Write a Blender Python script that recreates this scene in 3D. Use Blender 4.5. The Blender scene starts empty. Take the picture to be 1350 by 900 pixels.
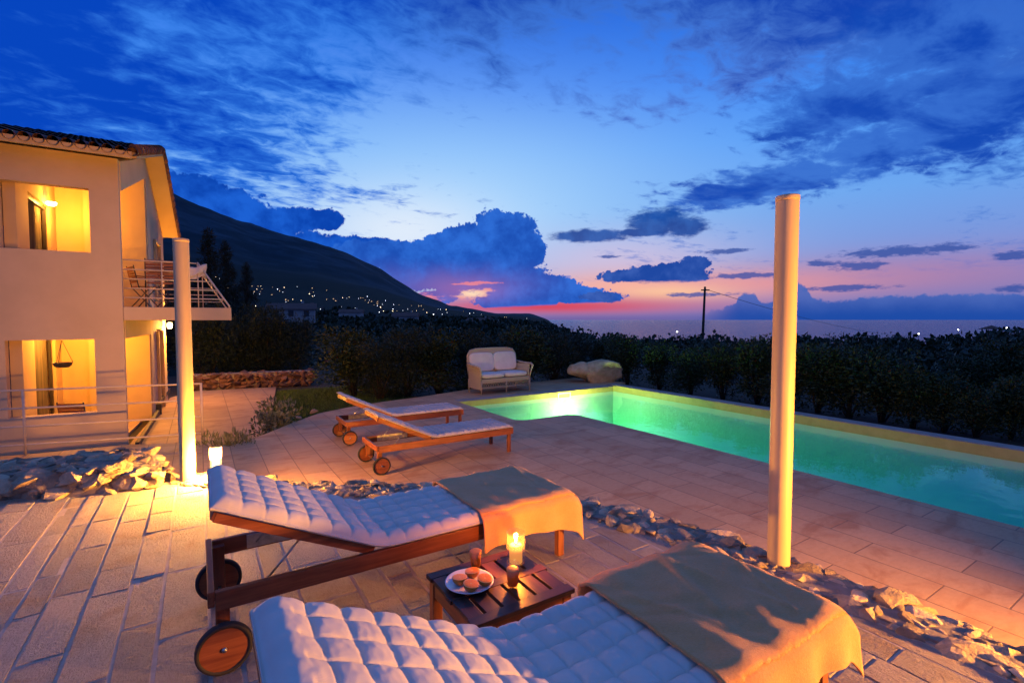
import bpy, bmesh, math, random
import numpy as np
from mathutils import Vector, Matrix, noise as mnoise
R = math.radians
random.seed(7); rng = np.random.default_rng(7)
S = bpy.context.scene; COL = S.collection
TH = math.atan2(1, 1.577); CU, SU = math.cos(TH), math.sin(TH)
def W(u, v, z=0.0): return (u*CU - v*SU, u*SU + v*CU, z)     # paving grid -> world

# ------------------------------------------------------------------ mesh helper
class MB:
    def __init__(s): s.v = []; s.f = []; s.t = []; s.m = []; s.sm = []
    def add(s, vs, fs, tone=None, mi=0, smooth=False):
        b = len(s.v); s.v += [tuple(p) for p in vs]
        if tone is None: tone = random.random()
        for f in fs:
            s.f.append([i+b for i in f]); s.t.append(tone); s.m.append(mi); s.sm.append(smooth)
        return s
    def box(s, x0, x1, y0, y1, z0, z1, tone=None, mi=0, M=None):
        vs = [Vector((x, y, z)) for z in (z0, z1) for y in (y0, y1) for x in (x0, x1)]
        if M is not None: vs = [M @ p for p in vs]
        return s.add(vs, [(0,2,3,1),(4,5,7,6),(0,1,5,4),(2,6,7,3),(0,4,6,2),(1,3,7,5)], tone, mi)
    def bar(s, a, b, w, h, up=(0,0,1), tone=None, mi=0):
        a, b = Vector(a), Vector(b); d = (b-a); L = d.length; d.normalize()
        sd = d.cross(Vector(up))
        if sd.length < 1e-4: sd = Vector((1,0,0))
        sd.normalize(); upv = sd.cross(d)
        M = Matrix(((d.x, sd.x, upv.x, a.x),(d.y, sd.y, upv.y, a.y),(d.z, sd.z, upv.z, a.z),(0,0,0,1)))
        return s.box(0, L, -w/2, w/2, -h/2, h/2, tone, mi, M)
    def tube(s, pts, r, n=10, tone=None, mi=0, cap=True):
        pts = [Vector(p) for p in pts]; rs = r if isinstance(r, (list, tuple)) else [r]*len(pts)
        vs = []; fs = []; prev = None
        for i, p in enumerate(pts):
            d = (pts[min(i+1, len(pts)-1)] - pts[max(i-1, 0)]).normalized()
            a = Vector((0,0,1)) if abs(d.z) < .9 else Vector((1,0,0))
            if prev is not None: a = prev
            x = (a - d*a.dot(d)).normalized(); y = d.cross(x); prev = x
            for k in range(n):
                t = 2*math.pi*k/n; vs.append(p + (x*math.cos(t) + y*math.sin(t))*rs[i])
        for i in range(len(pts)-1):
            for k in range(n):
                k2 = (k+1) % n; fs.append((i*n+k, i*n+k2, (i+1)*n+k2, (i+1)*n+k))
        s.add(vs, fs, tone, mi, True)
        if cap:
            b = len(s.v) - len(vs)
            for ring, rev in ((0, True), (len(pts)-1, False)):
                idx = [b+ring*n+k for k in range(n)]
                s.f.append(idx[::-1] if rev else idx); s.t.append(s.t[-1]); s.m.append(mi); s.sm.append(False)
        return s
    def lathe(s, prof, n=28, tone=None, mi=0, M=None, smooth=True):
        vs = []; fs = []
        for r, z in prof:
            for k in range(n):
                t = 2*math.pi*k/n; p = Vector((r*math.cos(t), r*math.sin(t), z)); vs.append(M @ p if M is not None else p)
        for i in range(len(prof)-1):
            for k in range(n):
                k2 = (k+1) % n; fs.append((i*n+k, i*n+k2, (i+1)*n+k2, (i+1)*n+k))
        return s.add(vs, fs, tone, mi, smooth)
    def prism(s, poly, off, tone=None, mi=0):
        """closed polygon of 3-D points swept by the vector off"""
        n = len(poly); a = [Vector(p) for p in poly]; b = [p + Vector(off) for p in a]
        return s.add(a+b, [tuple(range(n))[::-1], tuple(range(n, 2*n))] + [(i, (i+1) % n, n+(i+1) % n, n+i) for i in range(n)], tone, mi)
    def rock(s, c, r, rot=None, sub=2, tone=None, mi=0, cuts=15, amp=.13):
        vs, fs = ICO[sub]; P = np.array(vs)
        for _ in range(cuts):
            n = rng.normal(size=3); n /= np.linalg.norm(n); d = rng.uniform(.34, .78)
            k = np.maximum(0, P @ n - d); P = P - k[:, None]*n
        o = rng.uniform(0, 50, 3)
        k = np.array([mnoise.noise(Vector(p*2.3+o)) + .5*mnoise.noise(Vector(p*6+o)) for p in P])
        P = P*(1+amp*k)[:, None]
        P = P*np.array(r)
        if rot is None: rot = (rng.uniform(-.25,.25), rng.uniform(-.25,.25), rng.uniform(0,6.3))
        from mathutils import Euler
        m = np.array(Euler(rot).to_matrix()); P = P @ m.T + np.array(c)
        return s.add(P.tolist(), fs, tone, mi, sub >= 3)
    def build(s, name, mat, parent=None, loc=None, rotz=None, smooth=None, bevel=0, subsurf=0, solid=0, col=None):
        me = bpy.data.meshes.new(name); me.from_pydata(s.v, [], s.f)
        for m in (mat if isinstance(mat, (list, tuple)) else [mat]): me.materials.append(m)
        me.polygons.foreach_set('material_index', s.m)
        me.polygons.foreach_set('use_smooth', s.sm if smooth is None else [smooth]*len(s.f))
        a = me.attributes.new('tone', 'FLOAT', 'FACE'); a.data.foreach_set('value', s.t)
        me.update()
        o = bpy.data.objects.new(name, me); COL.objects.link(o)
        if parent is not None: o.parent = parent
        if loc is not None: o.location = loc
        if rotz is not None: o.rotation_euler.z = rotz
        if bevel:
            b = o.modifiers.new('bevel', 'BEVEL'); b.width = bevel; b.segments = 2; b.limit_method = 'ANGLE'; b.angle_limit = R(40)
        if solid:
            b = o.modifiers.new('solid', 'SOLIDIFY'); b.thickness = solid; b.offset = 0
        if subsurf:
            b = o.modifiers.new('sub', 'SUBSURF'); b.levels = subsurf; b.render_levels = subsurf
        return o
ICO = {}
for _s in (1, 2, 3):
    bm = bmesh.new(); bmesh.ops.create_icosphere(bm, subdivisions=_s, radius=1)
    bm.verts.ensure_lookup_table()
    ICO[_s] = ([tuple(v.co) for v in bm.verts], [tuple(v.index for v in f.verts) for f in bm.faces]); bm.free()

def tag(o, label=None, cat=None, group=None, kind=None):
    if label: o['label'] = label
    if cat: o['category'] = cat
    if group: o['group'] = group
    if kind: o['kind'] = kind
    return o
def empty(name, loc, rotz=0.0, label=None, cat=None, group=None):
    o = bpy.data.objects.new(name, None); COL.objects.link(o); o.empty_display_size = .2
    o.location = loc; o.rotation_euler.z = rotz
    return tag(o, label, cat, group)
def copy_tree(o, parent=None):
    c = o.copy(); COL.objects.link(c)
    if parent is not None: c.parent = parent
    for ch in list(o.children): copy_tree(ch, c)
    return c

# ------------------------------------------------------------------ materials
class NT:
    def __init__(s, tree): s.t = tree; s.n = tree.nodes; s.l = tree.links
    def new(s, ty, **kw):
        n = s.n.new(ty)
        for k, v in kw.items(): setattr(n, k, v)
        return n
    def put(s, sock, v):
        if v is None: return
        if isinstance(v, bpy.types.NodeSocket): s.l.new(v, sock)
        else:
            if sock.type == 'RGBA' and len(v) == 3: v = (*v, 1)
            sock.default_value = v
    def m(s, op, a, b=None, c=None, clamp=False):
        n = s.new('ShaderNodeMath', operation=op, use_clamp=clamp)
        for i, x in enumerate((a, b, c)):
            if x is not None: s.put(n.inputs[i], x)
        return n.outputs[0]
    def vm(s, op, a, b=None, c=None):
        n = s.new('ShaderNodeVectorMath', operation=op)
        for i, x in enumerate((a, b, c)):
            if x is not None: s.put(n.inputs[i], x)
        return n.outputs['Value'] if op in ('LENGTH', 'DOT_PRODUCT', 'DISTANCE') else n.outputs[0]
    def mix(s, f, a, b, mode='MIX'):
        n = s.new('ShaderNodeMix', data_type='RGBA', blend_type=mode)
        s.put(n.inputs[0], f); s.put(n.inputs[6], a); s.put(n.inputs[7], b)
        return n.outputs[2]
    def ramp(s, x, a, b, lo=0.0, hi=1.0, smooth=True):
        n = s.new('ShaderNodeMapRange', interpolation_type='SMOOTHSTEP' if smooth else 'LINEAR')
        for i, v in enumerate((x, a, b, lo, hi)): s.put(n.inputs[i], v)
        return n.outputs[0]
    def noise(s, vec, scale=5, detail=4, rough=.55, dist=0.0):
        n = s.new('ShaderNodeTexNoise'); s.put(n.inputs['Vector'], vec)
        n.inputs['Scale'].default_value = scale; n.inputs['Detail'].default_value = detail
        n.inputs['Roughness'].default_value = rough; n.inputs['Distortion'].default_value = dist
        return n.outputs['Fac']
    def cramp(s, x, pts, mode='EASE'):
        n = s.new('ShaderNodeValToRGB'); s.put(n.inputs[0], x); cr = n.color_ramp; cr.interpolation = mode
        while len(cr.elements) < len(pts): cr.elements.new(.5)
        for e, (p, c) in zip(cr.elements, pts): e.position = p; e.color = (*c, 1)
        return n.outputs[0]
def material(name):
    m = bpy.data.materials.new(name); m.use_nodes = True; T = NT(m.node_tree)
    b = m.node_tree.nodes['Principled BSDF']
    return m, T, b
def coords(T, scale=(1,1,1), which='Object'):
    tc = T.new('ShaderNodeTexCoord'); return T.vm('MULTIPLY', tc.outputs[which], scale)
def tone(T):
    a = T.new('ShaderNodeAttribute', attribute_name='tone'); return a.outputs['Fac']
def bump(T, b, h, strength=.3, dist=.01):
    n = T.new('ShaderNodeBump'); n.inputs['Strength'].default_value = strength; n.inputs['Distance'].default_value = dist
    T.put(n.inputs['Height'], h); T.l.new(n.outputs[0], b.inputs['Normal'])
def simple(name, c1, c2=None, rough=.6, scale=(6,6,6), detail=5, bstr=.0, bdist=.005, metal=0.0, tones=0.0, spec=.5, bscale=None):
    m, T, b = material(name); c = coords(T, scale); n = T.noise(c, 1, detail, .6)
    col = T.mix(T.ramp(n, .3, .7), c1, c2 or c1)
    if tones:
        k = T.m('MULTIPLY_ADD', tone(T), 2*tones, 1-tones)
        col = T.mix(1.0, col, T.new('ShaderNodeCombineColor').outputs[0], 'MULTIPLY') if False else T.vm('MULTIPLY', col, T.vm('MULTIPLY', (1,1,1), k))
    T.put(b.inputs['Base Color'], col); b.inputs['Roughness'].default_value = rough; b.inputs['Metallic'].default_value = metal
    b.inputs['Specular IOR Level'].default_value = spec
    if bstr: bump(T, b, T.noise(coords(T, bscale or tuple(4*x for x in scale)), 1, 6, .65), bstr, bdist)
    return m
def wood(name, axis, c1=(.16,.042,.014), c2=(.30,.095,.032)):
    sc = [34, 34, 34]; sc[axis] = 2.2
    m, T, b = material(name); c = coords(T, tuple(sc)); n = T.noise(c, 1, 6, .65, .4)
    n2 = T.noise(coords(T, (2.5,2.5,2.5)), 1, 3)
    col = T.mix(T.ramp(n, .32, .68), c1, c2); col = T.mix(T.m('MULTIPLY', T.ramp(n2, .4, .75), .55), col, tuple(x*.55 for x in c1))
    k = T.m('MULTIPLY_ADD', tone(T), .5, .75); col = T.vm('MULTIPLY', col, T.vm('MULTIPLY', (1,1,1), k))
    T.put(b.inputs['Base Color'], col); T.put(b.inputs['Roughness'], T.m('MULTIPLY_ADD', n, .25, .28))
    bump(T, b, n, .25, .002)
    return m
WX, WY, WZ = wood('teak_x', 0), wood('teak_y', 1), wood('teak_z', 2)
WXd = wood('dark_teak_x', 0, (.055,.022,.014), (.13,.045,.024)); WYd = wood('dark_teak_y', 1, (.055,.022,.014), (.13,.045,.024))
CREAM = simple('cream_paint', (.76,.58,.28), (.64,.48,.22), .42, (9,9,1.1), 7, .12, .002)
METAL_CREAM = simple('rail_paint', (.66,.55,.38), (.58,.48,.33), .4, (8,8,8))
STEEL = simple('steel', (.55,.56,.55), (.35,.38,.36), .28, (20,20,20), metal=1)
RUBBER = simple('rubber', (.012,.012,.013), (.022,.021,.02), .75, (30,30,30), bstr=.2, bdist=.002)
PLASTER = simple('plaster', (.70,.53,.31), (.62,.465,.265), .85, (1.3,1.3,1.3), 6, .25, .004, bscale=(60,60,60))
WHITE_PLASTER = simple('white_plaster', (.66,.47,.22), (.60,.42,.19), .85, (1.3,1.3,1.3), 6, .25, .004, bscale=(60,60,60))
ROOF = simple('clay_tile', (.20,.085,.05), (.10,.05,.035), .8, (5,5,5), 5, .4, .01, tones=.4)
ROCK = simple('limestone_rubble', (.54,.43,.29), (.30,.225,.145), .9, (7,7,7), 7, 1.0, .02, tones=.45, bscale=(38,38,38))
MORTAR = simple('lime_mortar', (.30,.26,.21), (.2,.17,.13), .95, (9,9,9), 6, .8, .012, bscale=(40,40,40))
def fabric(name, c1, c2, wscale=260, bs=.25, stripes=True):
    m, T, b = material(name); c = coords(T, (1,1,1))
    n = T.noise(coords(T, (5,5,5)), 1, 5)
    w = T.new('ShaderNodeTexWave', wave_type='BANDS', bands_direction='Y'); T.put(w.inputs['Vector'], c); w.inputs['Scale'].default_value = wscale*.32; w.inputs['Distortion'].default_value = .6
    fine = T.noise(coords(T, (wscale, wscale, wscale)), 1, 3)
    col = T.mix(T.ramp(n, .3, .7), c1, c2); col = T.mix(T.m('MULTIPLY', w.outputs['Fac'], .10), col, tuple(x*.6 for x in c1))
    T.put(b.inputs['Base Color'], col); b.inputs['Roughness'].default_value = .9; b.inputs['Specular IOR Level'].default_value = .2
    b.inputs['Sheen Weight'].default_value = .15
    bump(T, b, T.m('ADD', T.m('MULTIPLY', w.outputs['Fac'], .6), fine), bs, .0016)
    return m
CUSHION = fabric('cushion_cotton', (.72,.70,.61), (.65,.63,.55))
PAD = fabric('lounger_pad', (.62,.56,.48), (.5,.45,.4))
SOFA_CLOTH = fabric('sofa_cloth', (.76,.75,.64), (.68,.67,.57))
TIE = fabric('cotton_tie', (.6,.55,.48), (.5,.45,.4))
def towel_mat(name, c1, c2):
    m, T, b = material(name); n = T.noise(coords(T, (7,7,7)), 1, 5); f = T.noise(coords(T, (420,420,420)), 1, 2, .5); f2 = T.noise(coords(T, (110,110,110)), 1, 4)
    T.put(b.inputs['Base Color'], T.mix(T.ramp(T.m('MULTIPLY_ADD', f2, .5, T.m('MULTIPLY', n, .5)), .35, .65), c1, c2)); b.inputs['Roughness'].default_value = 1; b.inputs['Specular IOR Level'].default_value = .05
    b.inputs['Sheen Weight'].default_value = .35; b.inputs['Sheen Roughness'].default_value = .5
    bump(T, b, T.m('MULTIPLY_ADD', f2, .8, f), .8, .005)
    return m
TOWEL_A = towel_mat('towel_yellow', (.86,.44,.16), (.76,.37,.12)); TOWEL_B = towel_mat('towel_mustard', (.82,.42,.14), (.70,.34,.10))
WHITE_TOWEL = towel_mat('towel_white', (.75,.72,.65), (.68,.64,.56))
def emis(name, c, s):
    m = bpy.data.materials.new(name); m.use_nodes = True; T = NT(m.node_tree); T.n.clear()
    e = T.new('ShaderNodeEmission'); T.put(e.inputs[0], c); e.inputs[1].default_value = s
    o = T.new('ShaderNodeOutputMaterial'); T.l.new(e.outputs[0], o.inputs[0]); return m
def thin_glass(name, tint=(1,1,1), ior=1.45, rough=.02):
    m = bpy.data.materials.new(name); m.use_nodes = True; T = NT(m.node_tree); T.n.clear()
    t = T.new('ShaderNodeBsdfTransparent'); T.put(t.inputs[0], tint); g = T.new('ShaderNodeBsdfGlossy'); g.inputs['Roughness'].default_value = rough
    f = T.new('ShaderNodeFresnel'); f.inputs[0].default_value = ior; mx = T.new('ShaderNodeMixShader')
    ge = T.new('ShaderNodeNewGeometry'); T.put(mx.inputs[0], T.m('MULTIPLY', f.outputs[0], T.m('SUBTRACT', 1.0, ge.outputs['Backfacing']))); T.l.new(t.outputs[0], mx.inputs[1]); T.l.new(g.outputs[0], mx.inputs[2])
    o = T.new('ShaderNodeOutputMaterial'); T.l.new(mx.outputs[0], o.inputs[0]); return m
GLASS = thin_glass('clear_glass', (.96,.96,.95), 1.75)
def film_glass(name, k):
    m = thin_glass(name, (.97,.97,.96), 1.75); T = NT(m.node_tree); out = [n for n in T.n if n.type == 'OUTPUT_MATERIAL'][0]; src = out.inputs[0].links[0].from_socket
    tl = T.new('ShaderNodeBsdfTranslucent'); T.put(tl.inputs[0], (.9,.85,.8)); mx = T.new('ShaderNodeMixShader'); mx.inputs[0].default_value = k
    T.l.new(src, mx.inputs[1]); T.l.new(tl.outputs[0], mx.inputs[2]); T.l.new(mx.outputs[0], out.inputs[0]); return m
HGLASS = film_glass('hurricane_glass', .018)
LAMP = emis('warm_lamp', (1,.62,.22), 30)
FLAME = emis('flame', (1,.62,.2), 30)
def wax_mat():
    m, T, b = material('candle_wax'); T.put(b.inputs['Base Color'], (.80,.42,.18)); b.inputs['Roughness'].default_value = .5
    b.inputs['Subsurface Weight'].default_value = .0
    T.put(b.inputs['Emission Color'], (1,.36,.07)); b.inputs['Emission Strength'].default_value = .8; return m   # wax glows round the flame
WAX = wax_mat()

# ------------------------------------------------------------------ camera
cam = bpy.data.cameras.new('camera'); cam.sensor_width = 36; cam.lens = 36*650/1350; cam.clip_end = 90000; cam.clip_start = .05
co = bpy.data.objects.new('camera', cam); COL.objects.link(co); co.location = (0,0,1.6); co.rotation_euler = (R(90) - math.atan(30/650), 0, 0)
S.camera = co

# ------------------------------------------------------------------ sky
def build_world():
    w = bpy.data.worlds.new('World'); S.world = w; w.use_nodes = True; T = NT(w.node_tree)
    bg = w.node_tree.nodes['Background']
    tc = T.new('ShaderNodeTexCoord'); D = T.vm('NORMALIZE', tc.outputs['Generated'])
    sp = T.new('ShaderNodeSeparateXYZ'); T.l.new(D, sp.inputs[0]); x, y, z = sp.outputs
    az = T.m('MULTIPLY', T.m('ARCTAN2', x, y), 57.29578); el = T.m('MULTIPLY', T.m('ARCSINE', z), 57.29578)
    cb = T.new('ShaderNodeCombineXYZ'); T.put(cb.inputs[0], az); T.put(cb.inputs[1], el); P = cb.outputs[0]
    n1 = T.m('SUBTRACT', T.noise(D, 32, 8, .58), .5)
    n2 = T.m('SUBTRACT', T.noise(D, 11, 7, .6), .5)
    ns = T.m('SUBTRACT', T.noise(T.vm('MULTIPLY', D, (14, 14, 70)), 1, 6, .6), .5)
    def billow(sc): return T.m('ABSOLUTE', T.m('SUBTRACT', T.noise(D, sc, 2, .5), .5))
    bl = T.m('MULTIPLY_ADD', billow(26), 1.0, T.m('MULTIPLY_ADD', billow(62), .6, T.m('MULTIPLY', billow(150), .35)))
    bl = T.m('SUBTRACT', .16, bl)
    nf = T.m('SUBTRACT', T.noise(T.vm('MULTIPLY', D, (45, 45, 150)), 1, 7, .66), .5)
    def dist(L):
        r = None
        for a, e, ra, re in L:
            d = T.vm('LENGTH', T.vm('MULTIPLY', T.vm('SUBTRACT', P, (a, e, 0)), (1/ra, 1/re, 0)))
            r = d if r is None else T.m('MINIMUM', r, d)
        return r
    def mask(L, amp, edge, nn):
        return T.ramp(T.m('MULTIPLY_ADD', nn, amp, dist(L)), 1+edge, 1-edge)
    # clear dusk sky: colour by height, pale glow over the sunset, pink belt at the horizon
    e01 = T.m('DIVIDE', el, 60.0, clamp=True)
    base = T.cramp(e01, [(0,(.10,.16,.50)),(.055,(.20,.22,.53)),(.11,(.20,.30,.70)),(.20,(.14,.37,.86)),(.30,(.07,.31,.92)),(.40,(.028,.21,.88)),(.55,(.012,.12,.70)),(.75,(.06,.13,.42)),(1,(.16,.20,.36))], 'LINEAR')
    def lobe(a, e, sa, se): 
        q = T.vm('MULTIPLY', T.vm('SUBTRACT', P, (a, e, 0)), (1/sa, 1/se, 0)); d = T.vm('DOT_PRODUCT', q, q)
        return T.m('EXPONENT', T.m('MULTIPLY', d, -1.0))
    c = base
    c = T.mix(T.m('MULTIPLY', lobe(-7, 12, 27, 11), .88), c, (.40,.68,1.0))
    c = T.mix(T.m('MULTIPLY', lobe(-12, 9.5, 11, 4.5), .9), c, (.78,.86,.97))
    c = T.mix(T.m('MULTIPLY', lobe(12, 6.6, 12, 3.0), .75), c, (.66,.55,.75))
    c = T.mix(T.m('MULTIPLY', lobe(38, 4.0, 14, 2.0), .6), c, (.48,.20,.36))
    c = T.mix(T.m('MULTIPLY', lobe(14, 3.6, 14, 1.9), .95), c, (.95,.44,.35))
    c = T.mix(T.m('MULTIPLY', lobe(26, 3.6, 9, 1.2), .6), c, (.85,.30,.30))
    c = T.mix(T.m('MULTIPLY', lobe(17.5, 2.9, 5.5, .8), .8), c, (1.0,.60,.36))
    c = T.mix(T.m('MULTIPLY', lobe(4, 1.4, 17, 1.1), .95), c, (.70,.055,.095))
    c = T.mix(lobe(9, -.2, 22, .75), c, (.17,.12,.36))
    c = T.mix(lobe(38, -.2, 14, 1.2), c, (.02,.08,.36))
    # high broken cloud, in perspective on a plane overhead
    k = T.m('ADD', T.m('MAXIMUM', z, 0.0), .12)
    pl = T.new('ShaderNodeCombineXYZ'); T.put(pl.inputs[0], T.m('DIVIDE', x, k)); T.put(pl.inputs[1], T.m('DIVIDE', y, k))
    rot = T.new('ShaderNodeVectorRotate', rotation_type='Z_AXIS'); T.l.new(pl.outputs[0], rot.inputs['Vector']); rot.inputs['Angle'].default_value = R(-32)
    fb = T.noise(T.vm('MULTIPLY', rot.outputs[0], (2.4, 3.3, 1)), 1, 10, .60, .3)
    fs = T.noise(T.vm('MULTIPLY', rot.outputs[0], (9, 12, 1)), 1, 6, .62, .5)
    fa = T.m('MULTIPLY_ADD', fs, .52, T.m('MULTIPLY', fb, .66))
    clear = dist([(2,17.0,21,10),(33,8.5,19,5.2),(15,17.5,17,5.5),(-2.5,7.6,25,6.8)])
    cov = T.m('ADD', fa, T.m('MULTIPLY', T.m('SUBTRACT', clear, 1.0), .26))
    up = T.ramp(el, 3, 8)
    left = T.ramp(az, -4, -20)
    dens = T.m('MULTIPLY', T.ramp(cov, .52, .74), up)
    dark = T.ramp(cov, .60, .90)
    cc = T.mix(left, (.045,.17,.62), (.035,.21,.80)); cd = T.mix(left, (.006,.055,.44), (.002,.060,.52))
    c = T.mix(dens, c, T.mix(dark, cc, cd))
    warm = T.m('MULTIPLY', T.m('MULTIPLY', dens, T.m('SUBTRACT', 1.0, dark)), T.m('MULTIPLY', lobe(18, 20, 18, 8), .15))
    c = T.mix(warm, c, (.30,.24,.55))
    pale = T.m('MAXIMUM', T.ramp(el, 36, 58), T.m('MULTIPLY', T.ramp(T.m('ABSOLUTE', az), 70, 120), T.ramp(el, 8, 26)))
    c = T.mix(T.m('MULTIPLY', pale, .8), c, T.mix(fb, (.06,.155,.49), (.125,.25,.63)))  # unseen sky overhead and behind, paled to add ambient fill
    # streak of grey-blue cloud on the right
    st = T.m('MULTIPLY_ADD', T.m('SUBTRACT', fa, .58), -3.4, dist([(24,12.6,7,1.3),(30,14.0,9,1.8),(36,15.5,9,2.4),(43,17.5,9,3.0),(34,19.5,9,3.2),(41,22.5,10,4)]))
    sm = T.ramp(st, 1.25, .55)
    c = T.mix(T.m('MULTIPLY', sm, .9), c, T.mix(T.ramp(fb, .42, .62), (.035,.15,.62), (.006,.065,.46)))
    # cumulus and the low clouds
    lum = T.ramp(T.m('ADD', n1, T.m('MULTIPLY', n2, 1.2)), -.22, .3)
    mt = mask([(-27.45,9.77,5.47,1.79),(-22.99,10.46,3.69,1.15),(-20.28,10.50,1.84,1.18),(-30.15,10.75,4.54,2.16),(-33.20,11.29,4.85,2.49),(-17.10,7.78,7.14,1.30),(-22,7,12,2.2),(-36,9,8,4)], 1.3, .07, bl)
    c = T.mix(mt, c, T.mix(lum, (.003,.055,.42), (.012,.12,.66)))
    cu = mask([(-0.87,9.31,4.19,3.03),(-4.61,9.13,3.47,1.75),(-7.37,8.42,2.75,1.25),(1.92,7.63,2.10,2.05),(-6.37,6.22,9.43,2.39),(-1.73,4.53,6.55,2.25),(2.17,3.50,6.29,1.83),(5.6,2.9,5.6,1.1),(8.8,2.45,4.4,.8),(0.44,2.05,5.26,1.0),(-13.07,7.10,7.83,1.73),(-7.42,3.64,1.21,1.38),(-8.70,2.43,2.57,0.86),(-11,5,5,2)], 1.2, .05, bl)
    flat = T.m('MAXIMUM', T.ramp(T.m('MULTIPLY_ADD', ns, .5, T.m('MULTIPLY_ADD', az, -.05, el)), 1.22, 1.5), T.ramp(az, -4.0, -6.5))
    cu = T.m('MULTIPLY', cu, flat)
    cubot = T.ramp(T.m('MULTIPLY_ADD', n2, 5.0, el), 7.6, 3.0)
    cuc = T.mix(lum, (.012,.080,.46), (.028,.155,.68)); cuc = T.mix(T.m('MULTIPLY', cubot, T.m('MULTIPLY', lobe(-7, 4.6, 9, 2.2), .8)), cuc, (.17,.13,.47))
    c = T.mix(cu, c, cuc)
    gp = mask([(-4.9,2.75,1.3,.40),(-3.7,3.05,.9,.30),(-5.8,2.5,.9,.26),(-2.7,3.3,.7,.18),(-3.4,4.15,2.0,.13),(-5.0,3.95,1.3,.10),(-10.4,2.3,1.7,0.45)], 4.5, .45, nf)
    c = T.mix(T.m('MULTIPLY', lobe(-5.2, 3.2, 4.5, 1.3), .40), c, (.55,.17,.36))
    c = T.mix(gp, c, T.mix(lobe(-4.6, 2.9, 2.0, .5), (.75,.22,.32), (1.0,.72,.50)))
    ln = mask([(9.04,9.31,4.42,0.75),(16.16,10.66,3.38,1.44),(19.28,9.86,2.33,1.03),(14.89,9.52,3.26,0.49)], 2.2, .26, T.m('MULTIPLY_ADD', nf, .45, T.m('MULTIPLY', n2, .7)))
    c = T.mix(T.m('MULTIPLY', ln, .93), c, T.mix(lum, (.004,.045,.29), (.016,.095,.42)))
    md = mask([(17.29,4.83,4.94,1.16),(20.14,5.83,1.7,1.05),(18.3,5.2,1.8,1.0),(13.94,4.75,4.12,0.76),(10.81,2.50,3.39,0.6)], 1.7, .07, bl)
    md = T.m('MULTIPLY', md, T.m('MAXIMUM', T.ramp(T.m('MULTIPLY_ADD', nf, .8, el), 3.85, 4.25), T.ramp(az, 13, 11)))
    c = T.mix(md, c, T.mix(lum, (.014,.065,.36), (.05,.125,.48)))
    sr = mask([(37.93,6.09,4.33,0.41),(40.97,6.04,1.99,0.26),(35.09,5.00,1.76,0.42),(32.06,5.40,1.26,0.26),(33.59,2.92,2.92,0.25),(25.28,4.50,3.58,0.27),(45.22,5.10,1.04,0.30),(45.31,2.47,1.04,0.31),(23.48,7.10,2.21,0.24),(11,7.0,1.2,.14),(21,2.6,3.2,.22)], 3.4, .38, nf)
    c = T.mix(T.m('MULTIPLY', sr, .85), c, (.030,.085,.37))
    fc = T.new('ShaderNodeFloatCurve'); cv = fc.mapping.curves[0]
    prof = [(20,.0),(22.5,.9),(24.3,1.5),(25.2,2.75),(26.2,2.5),(27,1.75),(28.4,2.2),(29.6,3.5),(30.5,3.2),(31.6,2.05),(33,1.75),(36,2.15),(39,2.05),(43,2.2),(47,2.0),(60,1.5)]
    while len(cv.points) < len(prof): cv.points.new(.5, .5)
    for p_, (a_, e_) in zip(cv.points, prof): p_.location = ((a_-20)/40, e_/5)
    fc.mapping.update(); T.put(fc.inputs['Value'], T.m('DIVIDE', T.m('SUBTRACT', az, 20.0), 40.0, clamp=True))
    topd = T.m('SUBTRACT', T.m('MULTIPLY_ADD', bl, 1.5, el), T.m('MULTIPLY', fc.outputs[0], 5.0))
    bk = T.m('MULTIPLY', T.ramp(topd, .14, -.16), T.ramp(az, 20, 25))
    c = T.mix(T.m('MULTIPLY', bk, .93), c, T.mix(T.ramp(T.m('MULTIPLY_ADD', n2, 2.5, el), .2, 2.6), (.012,.070,.38), (.060,.135,.48)))
    T.put(bg.inputs[0], c); bg.inputs[1].default_value = 1.0
build_world()

# ------------------------------------------------------------------ lights
def point(name, loc, e, c=(1,.52,.16), r=.05):
    l = bpy.data.lights.new(name, 'POINT'); l.energy = e; l.color = c; l.shadow_soft_size = r
    o = bpy.data.objects.new(name, l); COL.objects.link(o); o.location = loc; return o
def spot(name, loc, target, e, c, size=120, r=.06, blend=.6):
    l = bpy.data.lights.new(name, 'SPOT'); l.energy = e; l.color = c; l.shadow_soft_size = r; l.spot_size = R(size); l.spot_blend = blend
    o = bpy.data.objects.new(name, l); COL.objects.link(o); o.location = loc
    o.rotation_euler = (Vector(target)-Vector(loc)).to_track_quat('-Z', 'Y').to_euler(); return o
AMB = (1,.385,.045)
point('post_uplight', W(.05, 5.56, .17), 430, AMB, .05)
point('lantern_flame', W(.11, 5.88, .19), 480, AMB, .03)
spot('terrace_lamp', W(4.0, -1.0, .37), W(2.6, 1.3, .1), 1800, (1,.37,.045), 150, .07, 1.0)
point('table_candle', W(1.383, 2.143, .31+.135), 22, (1,.25,.02), .012)
point('upper_loggia_lamp', W(-2.26, 13.0, 3.74), 110, AMB, .06)
point('lower_loggia_lamp', W(-2.0, 12.5, 1.35), 210, AMB, .08)
point('side_wall_lamp', W(-.55, 16.0, 1.3), 380, AMB, .06)
POOLY = (1,.90,.34)
spot('pool_light', W(8.53, 10.52, -.80), W(8.35, 9.5, -1.75), 360, (1,1,.34), 110, .08, .9)
point('pool_light_glow', W(8.53, 9.95, -1.05), 250, (1,1,.34), .12)
spot('pool_fill_side', W(6.72, 5.2, -.95), W(8.6, 5.2, -2.3), 62, (.6,1,.5), 125, .08)  # added fill lamp, unseen on the near wall, brightens the water
spot('pool_fill_end', W(6.72, .6, -.95), W(8.6, .6, -2.3), 16, (.2,.9,1), 125, .08)  # second added fill, unseen, lends teal to the right end

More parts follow.
